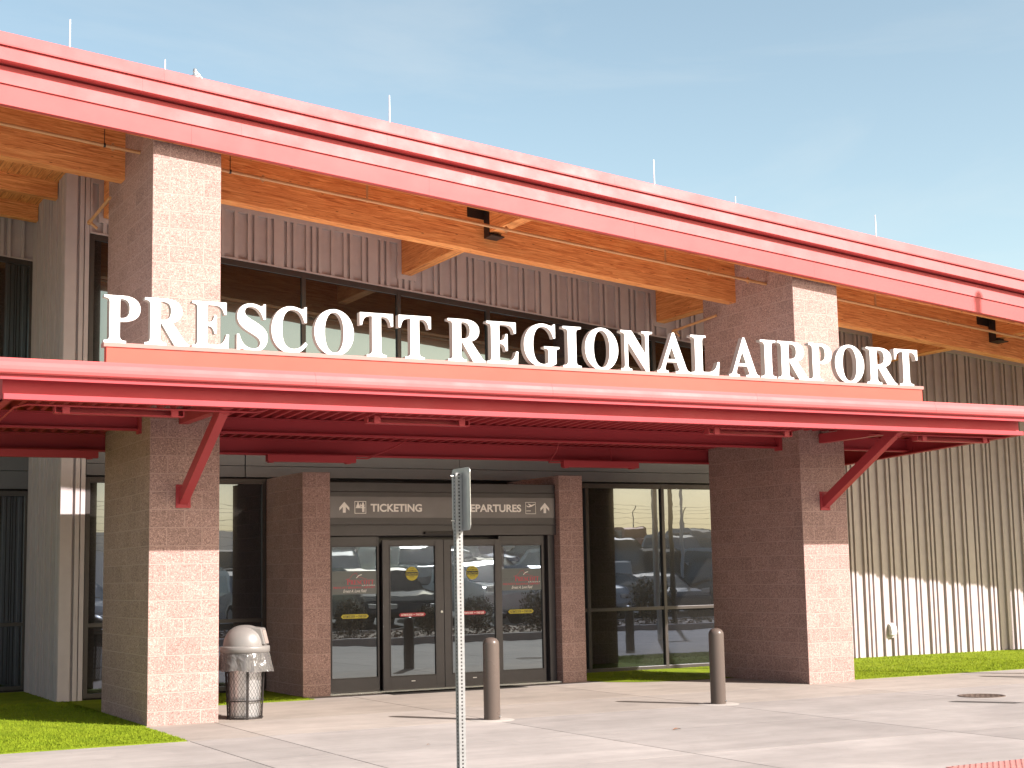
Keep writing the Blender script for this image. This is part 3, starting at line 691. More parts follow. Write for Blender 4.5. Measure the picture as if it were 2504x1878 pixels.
# curved fascia of the canopy, with seams
cur = [(15.085, 3.625), (15.070, 3.640), (15.066, 3.67), (15.070, 3.705), (15.083, 3.745), (15.10, 3.772), (15.108, 3.786), (15.30, 3.79), (15.30, 3.625)]
xs = [CX0-.40, 5.62, 8.52, 11.45, 14.4, CX1+.19]; b = MB()
for i in range(len(xs)-1): b.prism_x(cur, xs[i]+.001, xs[i+1]-.001, 0, 0, True, False)
o = b.build('fascia', M['red'], can)
b = MB(); b.prism_x([(15.115, 3.575), (15.127, 3.575), (15.127, 3.64), (15.28, 3.64), (15.28, 3.655), (15.115, 3.655)], CX0-.05, CX1+.05); b.build('drip_edge', M['redc'], can)
for xc in (XL+.385, XR+.41):
    b = MB(); b.box(xc-.055, xc+.055, 15.29, D-.001, 3.385, 3.52); b.build('outrigger', M['redc'], can, bevel=.004)
    b = MB(); b.box(xc-.085, xc+.085, D-.018, D-.0005, 2.425, 2.69)
    for dz in (2.46, 2.655):
        for dx in (-.06, .06): b.tube([(xc+dx, D-.018, dz), (xc+dx, D-.032, dz)], .012, n=6)
    b.build('base_plate', M['redc'], can)
    b = MB(); p0 = Vector((xc, D-.02, 2.535)); p1 = Vector((xc, 15.43, 3.44)); d = (p1-p0).normalized(); up = d.cross(Vector((1, 0, 0))).normalized()
    b.obox((p0+p1)/2, Vector((.05, 0, 0)), up*.068, d*((p1-p0).length/2+.02)); b.build('brace', M['redc'], can, bevel=.004)
    b = MB(); b.obox(p1-Vector((0, -.12, .02)), (.058, 0, 0), (0, .10, 0), (0, 0, .085)); b.build('gusset', M['redc'], can)

# --- light fixtures under the canopy
def fixture(x0, x1, y, z, label, front=True):
    g = 'linear light housings under the canopy'
    t = empty('light_fixture', ((x0+x1)/2, y, z), label, 'light fixture', g)
    h = MB()
    if front:
        h.box(x0, x1, y-.035, y+.075, z, z+.012); h.box(x0, x1, y+.065, y+.075, z+.012, z+.075); h.box(x0, x0+.012, y-.035, y+.065, z+.012, z+.07); h.box(x1-.012, x1, y-.035, y+.065, z+.012, z+.07)
    else:
        h.box(x0, x1, y-.05, y+.05, z, z+.092)
    h.build('housing', M['redc'], t, bevel=.003)
    for xb in ((x0+.07, x0+.145) if front else (x0+.02, x0+.09), (x1-.145, x1-.07) if front else (x1-.14, x1-.07)):
        k = MB()
        if front: k.box(xb[0], xb[1], y-.062, y-.036, z-.004, z+.085)
        else: k.box(xb[0], xb[1], y-.04, y+.04, z-.014, z-.0005); 
        k.build('bracket', M['redc'], t, bevel=.003)
    return t
PL = ['at the far left end', 'between the left pillar and the sign post', 'in front of the right pillar', 'at the far right end']
for (x0, x1), s in zip(((2.98, 4.30), (6.36, 7.62), (10.95, 12.26), (14.38, 15.71)), PL):
    fixture(x0, x1, 15.47, 3.292, 'open red light trough at canopy front edge, ' + s)
for (x0, x1), s in zip(((2.93, 4.20), (6.395, 7.64), (10.87, 12.16)), ('left of the left pillar', 'above the left door pier', 'right of the departures sign')):
    fixture(x0, x1, 19.0, 3.135, 'closed red light box on the rear canopy beam, ' + s, False)
cn = empty('conduit', (9, 17, 3.3), 'thin red conduit running between the canopy lights', 'pipe')
def tube_obj(name, pts, r, mat, parent, n=8):
    b = MB(); b.tube(pts, r, n=n); return b.build(name, mat, parent)
tube_obj('pipe_run', [(2.62, 16.6, 3.31), (2.62, 15.6, 3.36), (2.72, 15.42, 3.37), (2.85, 15.40, 3.366), (5.05, 15.40, 3.366), (5.25, 15.6, 3.42)], .011, M['redc'], cn)
tube_obj('pipe_run', [(6.5, 15.40, 3.368), (7.5, 15.40, 3.368)], .011, M['redc'], cn)
tube_obj('pipe_run', [(11.1, 15.40, 3.368), (12.2, 15.40, 3.368)], .011, M['redc'], cn)
tube_obj('pipe_run', [(13.95, 15.9, 3.41), (14.05, 15.45, 3.37), (14.15, 15.40, 3.366), (15.98, 15.40, 3.366)], .011, M['redc'], cn)
tube_obj('pipe_run', [(7.64, 19.02, 3.20), (7.83, 19.02, 3.20), (8.05, 18.6, 3.33), (8.13, 17.62, 3.50), (10.1, 17.62, 3.50), (10.55, 18.6, 3.33), (10.66, 19.02, 3.20), (10.87, 19.02, 3.20)], .010, M['redc'], cn)
tube_obj('pipe_run', [(11.75, 19.05, 3.21), (11.75, 19.10, 3.45)], .009, M['redc'], cn)

# --- sprinkler pipe under the eaves
SP = empty('sprinkler_pipe', (9, 17.63, 6.2), 'tan sprinkler pipe hung in front of the long timber beam', 'pipe')
def pz(x): return 7.143-SL*x
for x0, x1 in ((-4, XL-.001), (XL+PW+.001, XR-.001), (XR+PW+.001, 34)):
    tube_obj('pipe', [(x0, 17.63, pz(x0)), (x1, 17.63, pz(x1))], .0215, M['pipe'], SP, 12)
for x in (4.02, 5.88, 8.05, 9.30, 12.6, 13.3, 17.2, 19.8):
    d = Vector((1, 0, -SL)).normalized()
    b = MB(); c = Vector((x, 17.63, pz(x))); b.tube([c-d*.022, c+d*.022], .031, n=12); b.obox(c+Vector((0, 0, .035)), (.012, 0, 0), (0, .008, 0), (0, 0, .012)); b.obox(c-Vector((0, 0, .035)), (.012, 0, 0), (0, .008, 0), (0, 0, .012)); b.build('coupling', M['pipe'], SP)
for x, wd in ((3.92, 0), (5.46, 0), (7.28, 1), (11.86, 1), (15.72, 1), (2.2, 0)):
    b = MB()
    if wd: b.box(x-.014, x+.014, 17.625, 17.635, pz(x)+.015, pz(x)+.36)
    else: b.tube([(x, 17.63, pz(x)+.02), (x, 17.63, deckz(x))], .005, n=6)
    b.tube([(x-.012, 17.63, pz(x)), (x+.012, 17.63, pz(x))], .027, n=12)
    b.build('hanger', M['black'] if not wd else M['pipe'], SP)
for xp in (XL-.10, XR-.12):
    z = 6.93-SL*xp-.16
    b = MB(); b.tube([(xp, 18.75, z+.06), (xp, 19.9, z-.0)], .021, n=10); b.tube([(xp, 19.86, z), (xp, 19.93, z-.005)], .032, n=10); b.tube([(xp, 19.9, z), (xp+.1, 19.9, z-.08)], .02, n=10); b.build('branch', M['pipe'], SP)

# --- lightning rods and a roof fitting
for i, (x, y, z, h, w) in enumerate(((3.42, 17.25, 7.60, .50, 'leftmost, above the left pillar'), (5.05, 19.2, 7.4, 1.08, 'short tip, second from left'), (7.44, 17.25, 7.2, .53, 'above the timber hanger bracket'), (11.46, 17.25, 6.8, .54, 'above the right half of the sign'), (14.3, 19.2, 6.5, 1.06, 'tiny tip above the right pillar'), (15.46, 17.25, 6.4, .53, 'rightmost'))):
    b = MB(); b.tube([(x, y, z), (x, y, z+h)], [.011, .007], n=6); b.tube([(x, y, z), (x, y, z+.03)], .03, n=8)
    tag(b.build('lightning_rod', M['white']), 'thin pale lightning rod on the red roof edge, ' + w, 'lightning rod', 'lightning rods along the roof edge')
b = MB(); b.lathe([(0.001, .16), (.02, .15), (.03, .11), (.015, .09), (.045, .06), (.07, .03), (.05, -.12)], (5.0, 17.6, 7.69), n=10); b.tube([(5.02, 17.6, 7.80), (5.12, 17.6, 7.70)], .012, n=6)
tag(b.build('roof_vent_cap', M['alu']), 'small metal fitting poking above the roof edge', 'vent')

# --- wall outlet on the right siding
b = MB(); b.box(18.845, 19.075, WY-.012, WY+.03, .33, .60)
oc = empty('outlet_cover', (18.96, WY-.01, .33), 'white weatherproof outlet cover low on the ribbed grey wall', 'outlet')
b.build('mounting_plate', M['trim'], oc)
b = MB(); pr = [(WY-.012, .37), (WY-.10, .38), (WY-.12, .44), (WY-.105, .53), (WY-.07, .575), (WY-.012, .585)]
b.prism_x(pr, 18.91, 19.04); b.build('cover', plain('outlet_plastic', (.50, .49, .47), .5), oc, bevel=.008)

# ------------------------------------------------------------------ ground
def sheet(name, x0, x1, y0, y1, z, m, kind='structure'):
    b = MB(); b.face([(x0, y0, z), (x1, y0, z), (x1, y1, z), (x0, y1, z)]); return tag(b.build(name, m), kind=kind)
b = MB()
nx = 60
def gz(x, y):
    """land level: flat round the terminal, the car park behind the camera climbs gently"""
    return -.12 if y > -1 else -.12 + min(3.4, (-1-y)*.075)
ys = [-3000, -1200, -500, -200, -90, -60, -46.4, -30, -20, -10, -5, -1, 4, 40, 200, 1200, 3000]; xg = [-3000, -1000, -300, -100, -40, 0, 40, 100, 300, 1000, 3000]
vs = [(x, y, gz(x, y)) for y in ys for x in xg]; nxg = len(xg)
b.mesh_add(vs, [(j*nxg+i, j*nxg+i+1, (j+1)*nxg+i+1, (j+1)*nxg+i) for j in range(len(ys)-1) for i in range(nxg-1)])
tag(b.build('ground', M['soil']), kind='structure')
b = MB()
ys = [-62, -46.4, -30, -20, -10, -5, -1, 1.6]; vs = [(x, y, gz(x, y)+.04) for y in ys for x in (-40, 95)]
b.mesh_add(vs, [(j*2, j*2+1, j*2+3, j*2+2) for j in range(len(ys)-1)]); tag(b.build('parking_lot', M['asphalt']), kind='structure')
sheet('sidewalk_base', -6, 34, 5.0, 24, -.03, M['joint'])
# pavement slabs: every slab its own block with real joints
xs = [-6, -3.2, -.5, 1.7, 4.31, 5.105, 7.73, 10.74, 13.6, 16.5, 19.4, 22.3, 25.2, 28.1, 31, 34]
ysl = [5.05, 7.2, 9.31, 11.25, 13.2, 15.2, 16.88, 19.35, 21.5]
b = MB(); tints = []
def near(a, b_): return abs(a-b_) < .01
for i in range(len(xs)-1):
    for j in range(len(ysl)-1):
        x0, x1, y0, y1 = xs[i], xs[i+1], ysl[j], ysl[j+1]; g = .0065
        if x1 < 4.4 and y0 > 15.1: continue
        if x0 > 14 and y0 > 17: continue
        b.box(x0+g, x1-g, y0+g, y1-g, -.1, 0.0)
        t = random.uniform(.86, 1.04)
        wr = 0
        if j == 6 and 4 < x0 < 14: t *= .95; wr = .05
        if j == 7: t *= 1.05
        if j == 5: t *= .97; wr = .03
        tints += [(t*(1+wr), t, t*(1-wr*1.6), 1)]*6
o = b.build('sidewalk', M['conc'], bevel=0); tag(o, kind='structure')
at = o.data.attributes.new('tint', 'FLOAT_COLOR', 'FACE')
for k, c in enumerate(tints): at.data[k].color = c
b = MB()
b.box(14.448, 34, 16.88, 17.25, -.1, -.0015); b.box(4.31, 4.348, 15.2, 17.0, -.1, -.002)
b.build('path_edge', M['curb'], None); tag(bpy.data.objects['path_edge'], kind='structure')
# road between sidewalk and planter is the same pale concrete, with a planter curb
road = sheet('road', -40, 95, 1.6, 5.05, -.09, M['curb'])
b = MB()
for x0, x1, y0, y1 in ((11.0, 60, 6.05, 6.25), (11.0, 60, .6, .8), (11.0, 11.2, .8, 6.05)): b.box(x0, x1, y0, y1, -.1, .17)
tag(b.build('planter_curb', M['curb'], bevel=.02), kind='structure')
b = MB(); b.box(11.2, 60, .8, 6.05, -.1, .12); o = b.build('planter_bed', M['rock']); tag(o, kind='structure')
b = MB()
for k in range(2600):
    x, y = 11.3+random.random()**1.5*34, random.uniform(.9, 5.95); s = random.uniform(.03, .11)
    a = [Vector((random.uniform(-1, 1), random.uniform(-1, 1), random.uniform(-.3, 1))).normalized()*s*random.uniform(.7, 1.2) for _ in range(5)]
    c = Vector((x, y, .13)); p = [c+q for q in a]
    b.mesh_add([p[0], p[1], p[2], p[3]], [(0, 1, 2), (0, 2, 3), (0, 3, 1), (1, 3, 2)])
tag(b.build('rock_mulch', M['rock']), kind='stuff', label='brown rock mulch in the planter behind the camera')
# tactile paving at the curb ramp
tp = empty('tactile_pad', (9.6, 8.8, 0), 'pink tactile paving pad with raised dots in the bottom right corner', 'paving')
b = MB(); b.box(8.78, 11.2, 8.0, 9.302, -.01, .006); b.build('plate', M['tact'] if 'tact' in M else plain('tactile_pink', (.42, .17, .15), .7), tp)
b = MB(); mt = plain('tactile_dome', (.26, .10, .09), .7)
for i in range(38):
    for j in range(10):
        b.lathe([(.012, 0), (.009, .006), (0, .0065)], (8.83+i*.0625, 9.27-j*.0625, .006), n=6)
o = b.build('raised_dots', mt, tp); o['kind'] = 'stuff'
# entrance floor grille and expansion strip
b = MB()
for k in range(26): 
    x0 = 8.33+k*.078
    b.box(x0, x0+.06, 19.28, 19.76, .0005, .006)
b.box(8.30, 10.38, 19.27, 19.77, -.0, .003, 0)
tag(b.build('floor_grille', plain('dull_black_iron', (.03, .027, .025), .95, 0, .2, 20, .05)), 'dark metal drain grille set in the paving before the doors', 'grille')
# manhole cover
mh = MB(); mh.lathe([(0, .004), (.26, .004), (.262, .007), (.285, .007), (.287, .0)], (13.93, 14.07, 0), n=40)
for k in range(-2, 3):
    for j in range(-2, 3): mh.box(13.91+k*.09, 13.95+k*.09, 14.05+j*.09, 14.09+j*.09, .0042, .0065)
tag(mh.build('manhole_cover', plain('rusty_iron', (.10, .07, .055), .8, .4, .3, 20)), 'round rusty brown manhole cover in the paving at the right', 'manhole cover')
# concrete collars at bollards + bollards
def bollard(x, y, label, collar=True):
    t = empty('bollard', (x, y, 0), label, 'bollard', 'bollards before the entrance')
    b = MB(); r = .092; h = .905
    pr = [(r, 0), (r, h-.075)] + [(r*math.cos(a)**.8, h-.075+.075*math.sin(a)) for a in [math.pi/2*k/8 for k in range(1, 8)]] + [(0.0005, h)]
    b.lathe(pr, (x, y, 0), n=40); b.build('post', M['bollard'], t)
    b = MB(); b.tube([(x+.055, y-.073, .04), (x+.064, y-.085, .04)], .009, n=8); b.build('bolt', M['alu'], t)
    if collar:
        b = MB(); b.lathe([(r, .006), (.24, .004), (.25, 0)], (x+.0, y, 0), n=36); b.build('collar', concrete_mat('collar_concrete', (.33, .30, .275), (.30, .27, .25), 2, False) if 'collar' not in M else M['collar'], t)
    return t
M['collar'] = concrete_mat('collar_concrete', (.33, .30, .275), (.30, .27, .25), 2, False)
bollard(7.735, 15.22, 'taupe round-topped bollard right beside the sign post')
bollard(10.81, 15.24, 'taupe round-topped bollard standing before the right pillar')
bollard(17.12, 15.42, 'taupe bollard outside the right edge whose shadow falls in', True)

# ------------------------------------------------------------------ turf
AREAS = [(-4, 4.305, 15.26, 17.02, 1), (-4, 4.346, 17.02, 23.72, 1), (4.25, 7.16, 19.262, 21.32, 1), (14.447, 34, 17.26, 19.3, .8), (13.64, 34, 19.27, 21.33, .8)]
b = MB()
for x0, x1, y0, y1, _ in AREAS: b.box(x0, x1, y0, y1, -.03, .004)
v = [(11.61, 19.62), (11.75, 19.30), (12.05, 19.0), (12.5, 18.83), (13.0, 18.77), (13.63, 18.76), (13.63, 21.32), (11.61, 21.32)]
b.face([(p[0], p[1], .006) for p in v])
blades = []
def blade_area(x0, x1, y0, y1, n, hmax):
    for _ in range(n):
        x, y = random.uniform(x0, x1), random.uniform(y0, y1)
        a = random.uniform(0, 6.28); w = random.uniform(.003, .006); h = random.uniform(.3, 1)*hmax
        dx, dy = math.cos(a)*w, math.sin(a)*w; lx, ly = random.uniform(-.012, .012), random.uniform(-.012, .012)
        k = len(b.v); b.v += [(x-dx, y-dy, .002), (x+dx, y+dy, .002), (x+lx, y+ly, h)]; b.f.append((k, k+1, k+2)); b.mi.append(0); b.uv.append(None); b.sm.append(False)
blade_area(2.3, 4.30, 15.27, 17.02, 16000, .030); blade_area(2.3, 4.34, 17.02, 21.3, 12000, .03); blade_area(5.2, 7.15, 19.27, 19.9, 2500, .03)
blade_area(14.45, 19, 17.27, 18.6, 9000, .03); blade_area(14.45, 19.5, 18.6, 21.3, 9000, .03); blade_area(19, 24, 17.27, 21.3, 8000, .03)
blade_area(12.1, 13.6, 19.0, 21.2, 3500, .03); blade_area(11.62, 12.2, 19.55, 21.2, 1000, .03)
tag(b.build('lawn', M['turf']), 'bright green artificial turf beside the pillars', kind='stuff')

# ------------------------------------------------------------------ litter bin
TC = (5.545, 17.25, 0)
tb = empty('litter_bin', TC, 'grey dome-lidded litter bin in a black wire mesh basket beside the left pillar', 'bin')
b = MB(); b.lathe([(0, .02), (.165, .02), (.17, .03), (.200, .70), (.208, .71), (.20, .712)], TC, n=40); b.build('liner', M['liner'], tb)
b = MB(); hb = .70                                     # expanded-metal basket: crossing wires
for k in range(32):
    for s in (1, -1):
        pts = []
        for i in range(13):
            t = i/12; a = 2*math.pi*k/32 + s*t*1.9; r = .200+.038*t
            pts.append((TC[0]+r*math.cos(a), TC[1]+r*math.sin(a), (.02+t*hb*1.03)))
        b.tube(pts, .0021, n=3, caps=False)
b.build('mesh_basket', M['black'], tb)
for z, r in ((.015, .205), (.21, .213), (.74, .240)):
    b = MB(); n = 40; pts = [(TC[0]+r*math.cos(2*math.pi*k/n), TC[1]+r*math.sin(2*math.pi*k/n), z) for k in range(n+1)]; b.tube(pts, .0085, n=6, caps=False); b.build('hoop', M['black'], tb)
for k in range(6):
    a = R(-100)+k*math.pi/3; b = MB(); p = lambda r, z: Vector((TC[0]+r*math.cos(a), TC[1]+r*math.sin(a), z))
    d = Vector((math.cos(a), math.sin(a), 0)); tt = Vector((-d.y, d.x, 0))
    c0 = p(.208, .0); c1 = p(.246, .75); ax = (c1-c0); b.obox((c0+c1)/2, tt*.015, d*.004, ax/2); b.build('upright', M['black'], tb)
b = MB(); n = 72; prof = [(.278, .765), (.284, .74), (.290, .68), (.300, .61), (.306, .555)]
rings = []
for i, (r, z) in enumerate(prof):
    for k in range(n):
        a = 2*math.pi*k/n; w = .010*i/4*(math.sin(a*7+1)+.6*math.sin(a*13+2)+.4*math.sin(a*23))
        rr = r + w + (.035*max(0, math.cos(a-R(-25)))*i/4); zz = z - .02*max(0, math.cos(a-R(-25)))*i/4 + .006*math.sin(a*5)*i/4
        rings.append((TC[0]+rr*math.cos(a), TC[1]+rr*math.sin(a), zz))
b.mesh_add(rings, [(i*n+k, i*n+(k+1) % n, (i+1)*n+(k+1) % n, (i+1)*n+k) for i in range(len(prof)-1) for k in range(n)], 0, True); b.build('bin_bag', M['bag'], tb)
b = MB(); b.lathe([(.282, .757), (.289, .760), (.289, .822), (.284, .830), (.252, .834)], TC, n=48)
pr = [(.252, .833)] + [(.252*math.cos(math.pi/2*k/14)**.85, .833+.240*math.sin(math.pi/2*k/14)) for k in range(1, 14)] + [(.0005, 1.073)]
b.lathe(pr, TC, n=48); b.build('dome_lid', M['lid'], tb)
a = R(-30); d = Vector((math.cos(a), math.sin(a), 0)); tt = Vector((-d.y, d.x, 0)); c = Vector(TC)
b = MB()                                              # projecting hood with swing flap, facing right
hw = .12
sec = [(.05, .845), (.262, .845), (.215, 1.035), (.05, 1.055)]
v = [c + d*q + tt*s*hw + Vector((0, 0, z)) for s in (-1, 1) for q, z in sec]
b.mesh_add(v, [(0, 1, 2, 3)[::-1], (4, 5, 6, 7), (0, 4, 5, 1)[::-1], (1, 5, 6, 2)[::-1], (2, 6, 7, 3)[::-1], (3, 7, 4, 0)[::-1]]); b.build('hood', M['lid'], tb, bevel=.012)
b = MB(); q0, q1 = c+d*.262+Vector((0, 0, .858)), c+d*.224+Vector((0, 0, 1.010)); b.obox((q0+q1)/2, tt*.085, (q1-q0)/2, d*.003); b.build('flap', plain('flap_grey', (.26, .21, .19), .4), tb, bevel=.002)

# ------------------------------------------------------------------ sign post in the foreground
PX, PY = 4.780, 9.90
sp = empty('sign_post', (PX, PY, 0), 'perforated galvanised steel post carrying a sign plate seen from behind', 'sign')
def perf_face(b, o_, ux, uz, w, z0, z1, pitch, hr, mm=0, hm=1):
    """one face of the tube with a column of real round holes"""
    N8 = 12; z = z0; o_ = Vector(o_); ux = Vector(ux)
    def P(u, v): return o_ + ux*u + Vector((0, 0, v))
    while z + pitch <= z1 + 1e-6:
        cc = z+pitch/2
        ang = [math.pi/4*0 + 2*math.pi*k/N8 for k in range(N8)]
        def sq(a):
            c_, s_ = math.cos(a), math.sin(a); k = min((w/2)/abs(c_) if abs(c_) > 1e-6 else 9, (pitch/2)/abs(s_) if abs(s_) > 1e-6 else 9); return (c_*k, s_*k)
        import math as _m
        aa = sorted(set([round(a % (2*math.pi), 5) for a in ang] + [round(x % (2*math.pi), 5) for x in (math.atan2(pitch, w), math.atan2(pitch, -w), math.atan2(-pitch, -w), math.atan2(-pitch, w))]))
        for a0, a1 in zip(aa, aa[1:]+[aa[0]+2*math.pi]):
            s0, s1 = sq(a0), sq(a1)
            b.face([P(math.cos(a0)*hr, cc+math.sin(a0)*hr), P(s0[0], cc+s0[1]), P(s1[0], cc+s1[1]), P(math.cos(a1)*hr, cc+math.sin(a1)*hr)], mm)
        z += pitch
b = MB(); hw = .0255
for o_, ux in (((PX, PY-hw, 0), (1, 0, 0)), ((PX-hw, PY, 0), (0, -1, 0)), ((PX, PY+hw, 0), (-1, 0, 0)), ((PX+hw, PY, 0), (0, 1, 0))):
    perf_face(b, o_, ux, (0, 0, 1), 2*hw, 0, 2.3368, .0254, .0070)
b.build('post', M['galv'], sp)
b = MB(); h2 = hw-.003                                # added black core standing in for the shade inside the hollow tube
b.box(PX-h2, PX+h2, PY-h2, PY+h2, 0, 2.33); b.build('shade_core', M['black'], sp)
# plate: rounded rectangle in the YZ plane on the far side of the post
b = MB(); yc, zc, hwp, hhp, rr = PY-.0, 2.145, .152, .228, .038; pts = []
for cy_, cz_, a0 in ((yc+hwp-rr, zc+hhp-rr, 0), (yc-hwp+rr, zc+hhp-rr, 90), (yc-hwp+rr, zc-hhp+rr, 180), (yc+hwp-rr, zc-hhp+rr, 270)):
    for k in range(7): a = R(a0+15*k); pts.append((cy_+rr*math.cos(a), cz_+rr*math.sin(a)))
xp = PX+hw+.002; n = len(pts)
b.face([(xp, p[0], p[1]) for p in pts][::-1]); b.face([(xp+.003, p[0], p[1]) for p in pts])
for k in range(n): q, w = pts[k], pts[(k+1) % n]; b.face([(xp, q[0], q[1]), (xp, w[0], w[1]), (xp+.003, w[0], w[1]), (xp+.003, q[0], q[1])])
b.build('sign_plate', M['alu'], sp)
for z in (2.315, 1.99):
    b = MB(); b.tube([(PX-hw-.028, PY, z), (PX+hw+.01, PY, z)], .0045, n=8); b.tube([(PX-hw-.012, PY, z), (PX-hw-.004, PY, z)], .009, n=6); b.build('bolt', M['alu'], sp)

# fallen leaves
for x, y, s, lab in ((8.74, 13.06, .05, 'small dry red-brown leaf on the paving below the door'), (11.05, 10.1, .045, 'small dry tan leaf on the paving near the pink pad'), (6.1, 13.35, .02, 'tiny dark leaf scrap on the paving left of the post')):
    b = MB(); n = 10
    for sg in (-1, 1):
        for i in range(n-1):
            t0, t1 = i/(n-1), (i+1)/(n-1); w0, w1 = math.sin(math.pi*t0)**.8*s*.4, math.sin(math.pi*t1)**.8*s*.4
            f = lambda t, w: (x+(t-.5)*s*2, y+sg*w, .002+.35*w+.01*math.sin(t*3))
            b.face([f(t0, 0), f(t1, 0), f(t1, w1), f(t0, w0)])
    tag(b.build('dry_leaf', plain('dry_leaf_brown', (.20, .085, .04), .8)), lab, 'leaf')

# ------------------------------------------------------------------ things outside the frame: they throw the shadows and fill the reflections
def lamp_pole(x, y, h, label):
    t = empty('flagpole', (x, y, 0), label, 'flagpole')
    b = MB(); b.tube([(x, y, 0), (x, y, h-.17)], [.075, .055], n=14); b.tube([(x, y, h-.19), (x, y, h-.12)], .02, n=8); b.build('pole', M['alu'], t)
    b = MB(); b.lathe([(0.001, -.09), (.05, -.07), (.068, 0), (.05, .07), (.001, .09)], (x, y, h-.09), n=16); b.build('finial', M['alu'], t)
lamp_pole(20.24, 11.83, 9.77, 'tall pole outside the right edge that shades the roof fascia')
b = MB(); b.box(24.0, 24.26, 17.6, 17.86, 0, deckz(24)+.05); b.build('column', M['redc'], B)  # guessed post out of view, added to cast a shadow band on the siding
b = MB(); b.tube([(14.87, 11.0, 0), (14.87, 11.0, 2.2)], .025, n=8); b.obox((14.87, 10.97, 1.95), (.10, .04, 0), (.002, -.004, 0), (0, 0, .26))
tag(b.build('small_sign', M['alu']), 'small sign on a post outside the right edge', 'sign')

def car_paint(name, c, metal=.3):
    k = N(name); return k.finish(k.mix(.0, c, c), .22, metal, spec=.6, Coat_Weight=.8, Coat_Roughness=.05)
CP = {'white': car_paint('car_white', (.7, .7, .7), 0), 'silver': car_paint('car_silver', (.42, .43, .44), .6), 'black': car_paint('car_black', (.015, .015, .018)), 'blue': car_paint('car_blue', (.03, .06, .16)), 'red': car_paint('car_red', (.30, .015, .02)), 'grey': car_paint('car_grey', (.10, .10, .11), .4)}
SH = {'suv': ([(-2.3, .35), (-2.36, .62), (-2.30, 1.02), (-2.15, 1.10), (-1.98, 1.62), (-1.7, 1.76), (.2, 1.80), (.55, 1.70), (1.15, 1.14), (2.05, .98), (2.3, .80), (2.36, .5), (2.3, .35)], [(-1.92, 1.16), (-1.80, 1.60), (.28, 1.70), (.98, 1.16)]),
      'sedan': ([(-2.3, .32), (-2.36, .6), (-2.3, .95), (-1.75, 1.0), (-1.05, 1.40), (-.6, 1.47), (.25, 1.46), (.6, 1.36), (1.25, .97), (2.1, .84), (2.34, .66), (2.34, .32)], [(-1.45, 1.0), (-.95, 1.36), (.25, 1.41), (1.05, 1.0)]),
      'truck': ([(-2.8, .5), (-2.85, .8), (-2.82, 1.22), (-1.0, 1.22), (-.85, 1.30), (-.75, 1.86), (-.5, 1.95), (.75, 1.95), (1.0, 1.85), (1.55, 1.30), (2.6, 1.18), (2.8, .95), (2.85, .5)], [(-.68, 1.32), (-.6, 1.82), (.75, 1.86), (1.32, 1.32)])}
def car(kind, colour, x, y, z, rot, label):
    t = empty('parked_car' if kind != 'truck' else 'pickup_truck', (0, 0, 0), label, 'car' if kind != 'truck' else 'pickup', 'vehicles parked behind the camera')
    prof, win = SH[kind]; b = MB(); W = .93; n = len(prof)
    def wd(zz, s): return s*(W - max(0, zz-.95)*.22)
    v = [(p[0], wd(p[1], s), p[1]) for s in (-1, 1) for p in prof]
    b.mesh_add(v, [(i, (i+1) % n, n+(i+1) % n, n+i) for i in range(n)]); b.mesh_add(v[:n], [tuple(range(n))]); b.mesh_add(v[n:], [tuple(range(n))[::-1]])
    b.build('body', CP[colour], t, bevel=.05)
    b = MB()
    for s in (-1, 1): b.face([(p[0], wd(p[1], s)+s*.006, p[1]) for p in win][::s])
    a0, a1 = win[-1], win[-2]; b.face([(a0[0]+.06, -.72, a0[1]+.06), (a0[0]+.06, .72, a0[1]+.06), (a1[0]+.08, .62, a1[1]+.03), (a1[0]+.08, -.62, a1[1]+.03)])
    a0, a1 = win[0], win[1]; b.face([(a0[0]-.06, -.7, a0[1]+.04), (a1[0]-.10, -.6, a1[1]-.02), (a1[0]-.10, .6, a1[1]-.02), (a0[0]-.06, .7, a0[1]+.04)])
    b.build('windows', M['cglass'], t)
    wr = .40 if kind != 'sedan' else .33
    for wx in (prof[0][0]+.85, prof[-1][0]-.88):
        for s in (-1, 1):
            b = MB(); b.tube([(wx, s*.72, wr), (wx, s*.945, wr)], wr, n=20); wl = b.build('wheel', M['rubber'], t)
            b = MB(); b.tube([(wx, s*.945, wr), (wx, s*.955, wr)], wr*.62, n=16); b.build('rim', M['alu'], wl)
    hx = prof[-2][0]
    for s in (-1, 1):
        b = MB(); b.box(hx-.05, hx+.012, s*.68-.15, s*.68+.15, prof[-2][1]+.12, prof[-2][1]+.27); b.build('headlight', M['lamp'], t, bevel=.02)
    t.location = (x, y, z); t.rotation_euler = (0, 0, rot)
    return t
# undo the keep-in-place parent inverse for cars (their parts are modelled at the origin)
NM = {'suv': 'tall estate car', 'sedan': 'saloon car', 'truck': 'pickup truck'}
def row(seq, x0, dx, y, rot, word):
    for i, kc in enumerate(seq.split()):
        k, c = kc.split('-')
        car(k, c, x0+i*dx+random.uniform(-.15, .15), y+random.uniform(-.35, .35), gz(0, y)+.05, rot+random.uniform(-.03, .03), '%s %s in the %s row, number %d from its left end' % (c, NM[k], word, i+1))
row('sedan-white suv-grey suv-silver suv-black truck-white suv-blue suv-white sedan-grey truck-black suv-silver suv-red truck-grey suv-white', 9.0, 2.95, -2.9, math.pi/2, 'front')
row('truck-grey suv-white truck-silver sedan-black suv-silver truck-white suv-black suv-white truck-blue sedan-silver suv-grey truck-white suv-red', 17, 3.05, -12.5, -math.pi/2, 'second')
row('suv-silver truck-white suv-blue truck-grey suv-white suv-black truck-silver suv-grey suv-white truck-black sedan-silver suv-white', 24, 3.1, -21, math.pi/2, 'third')
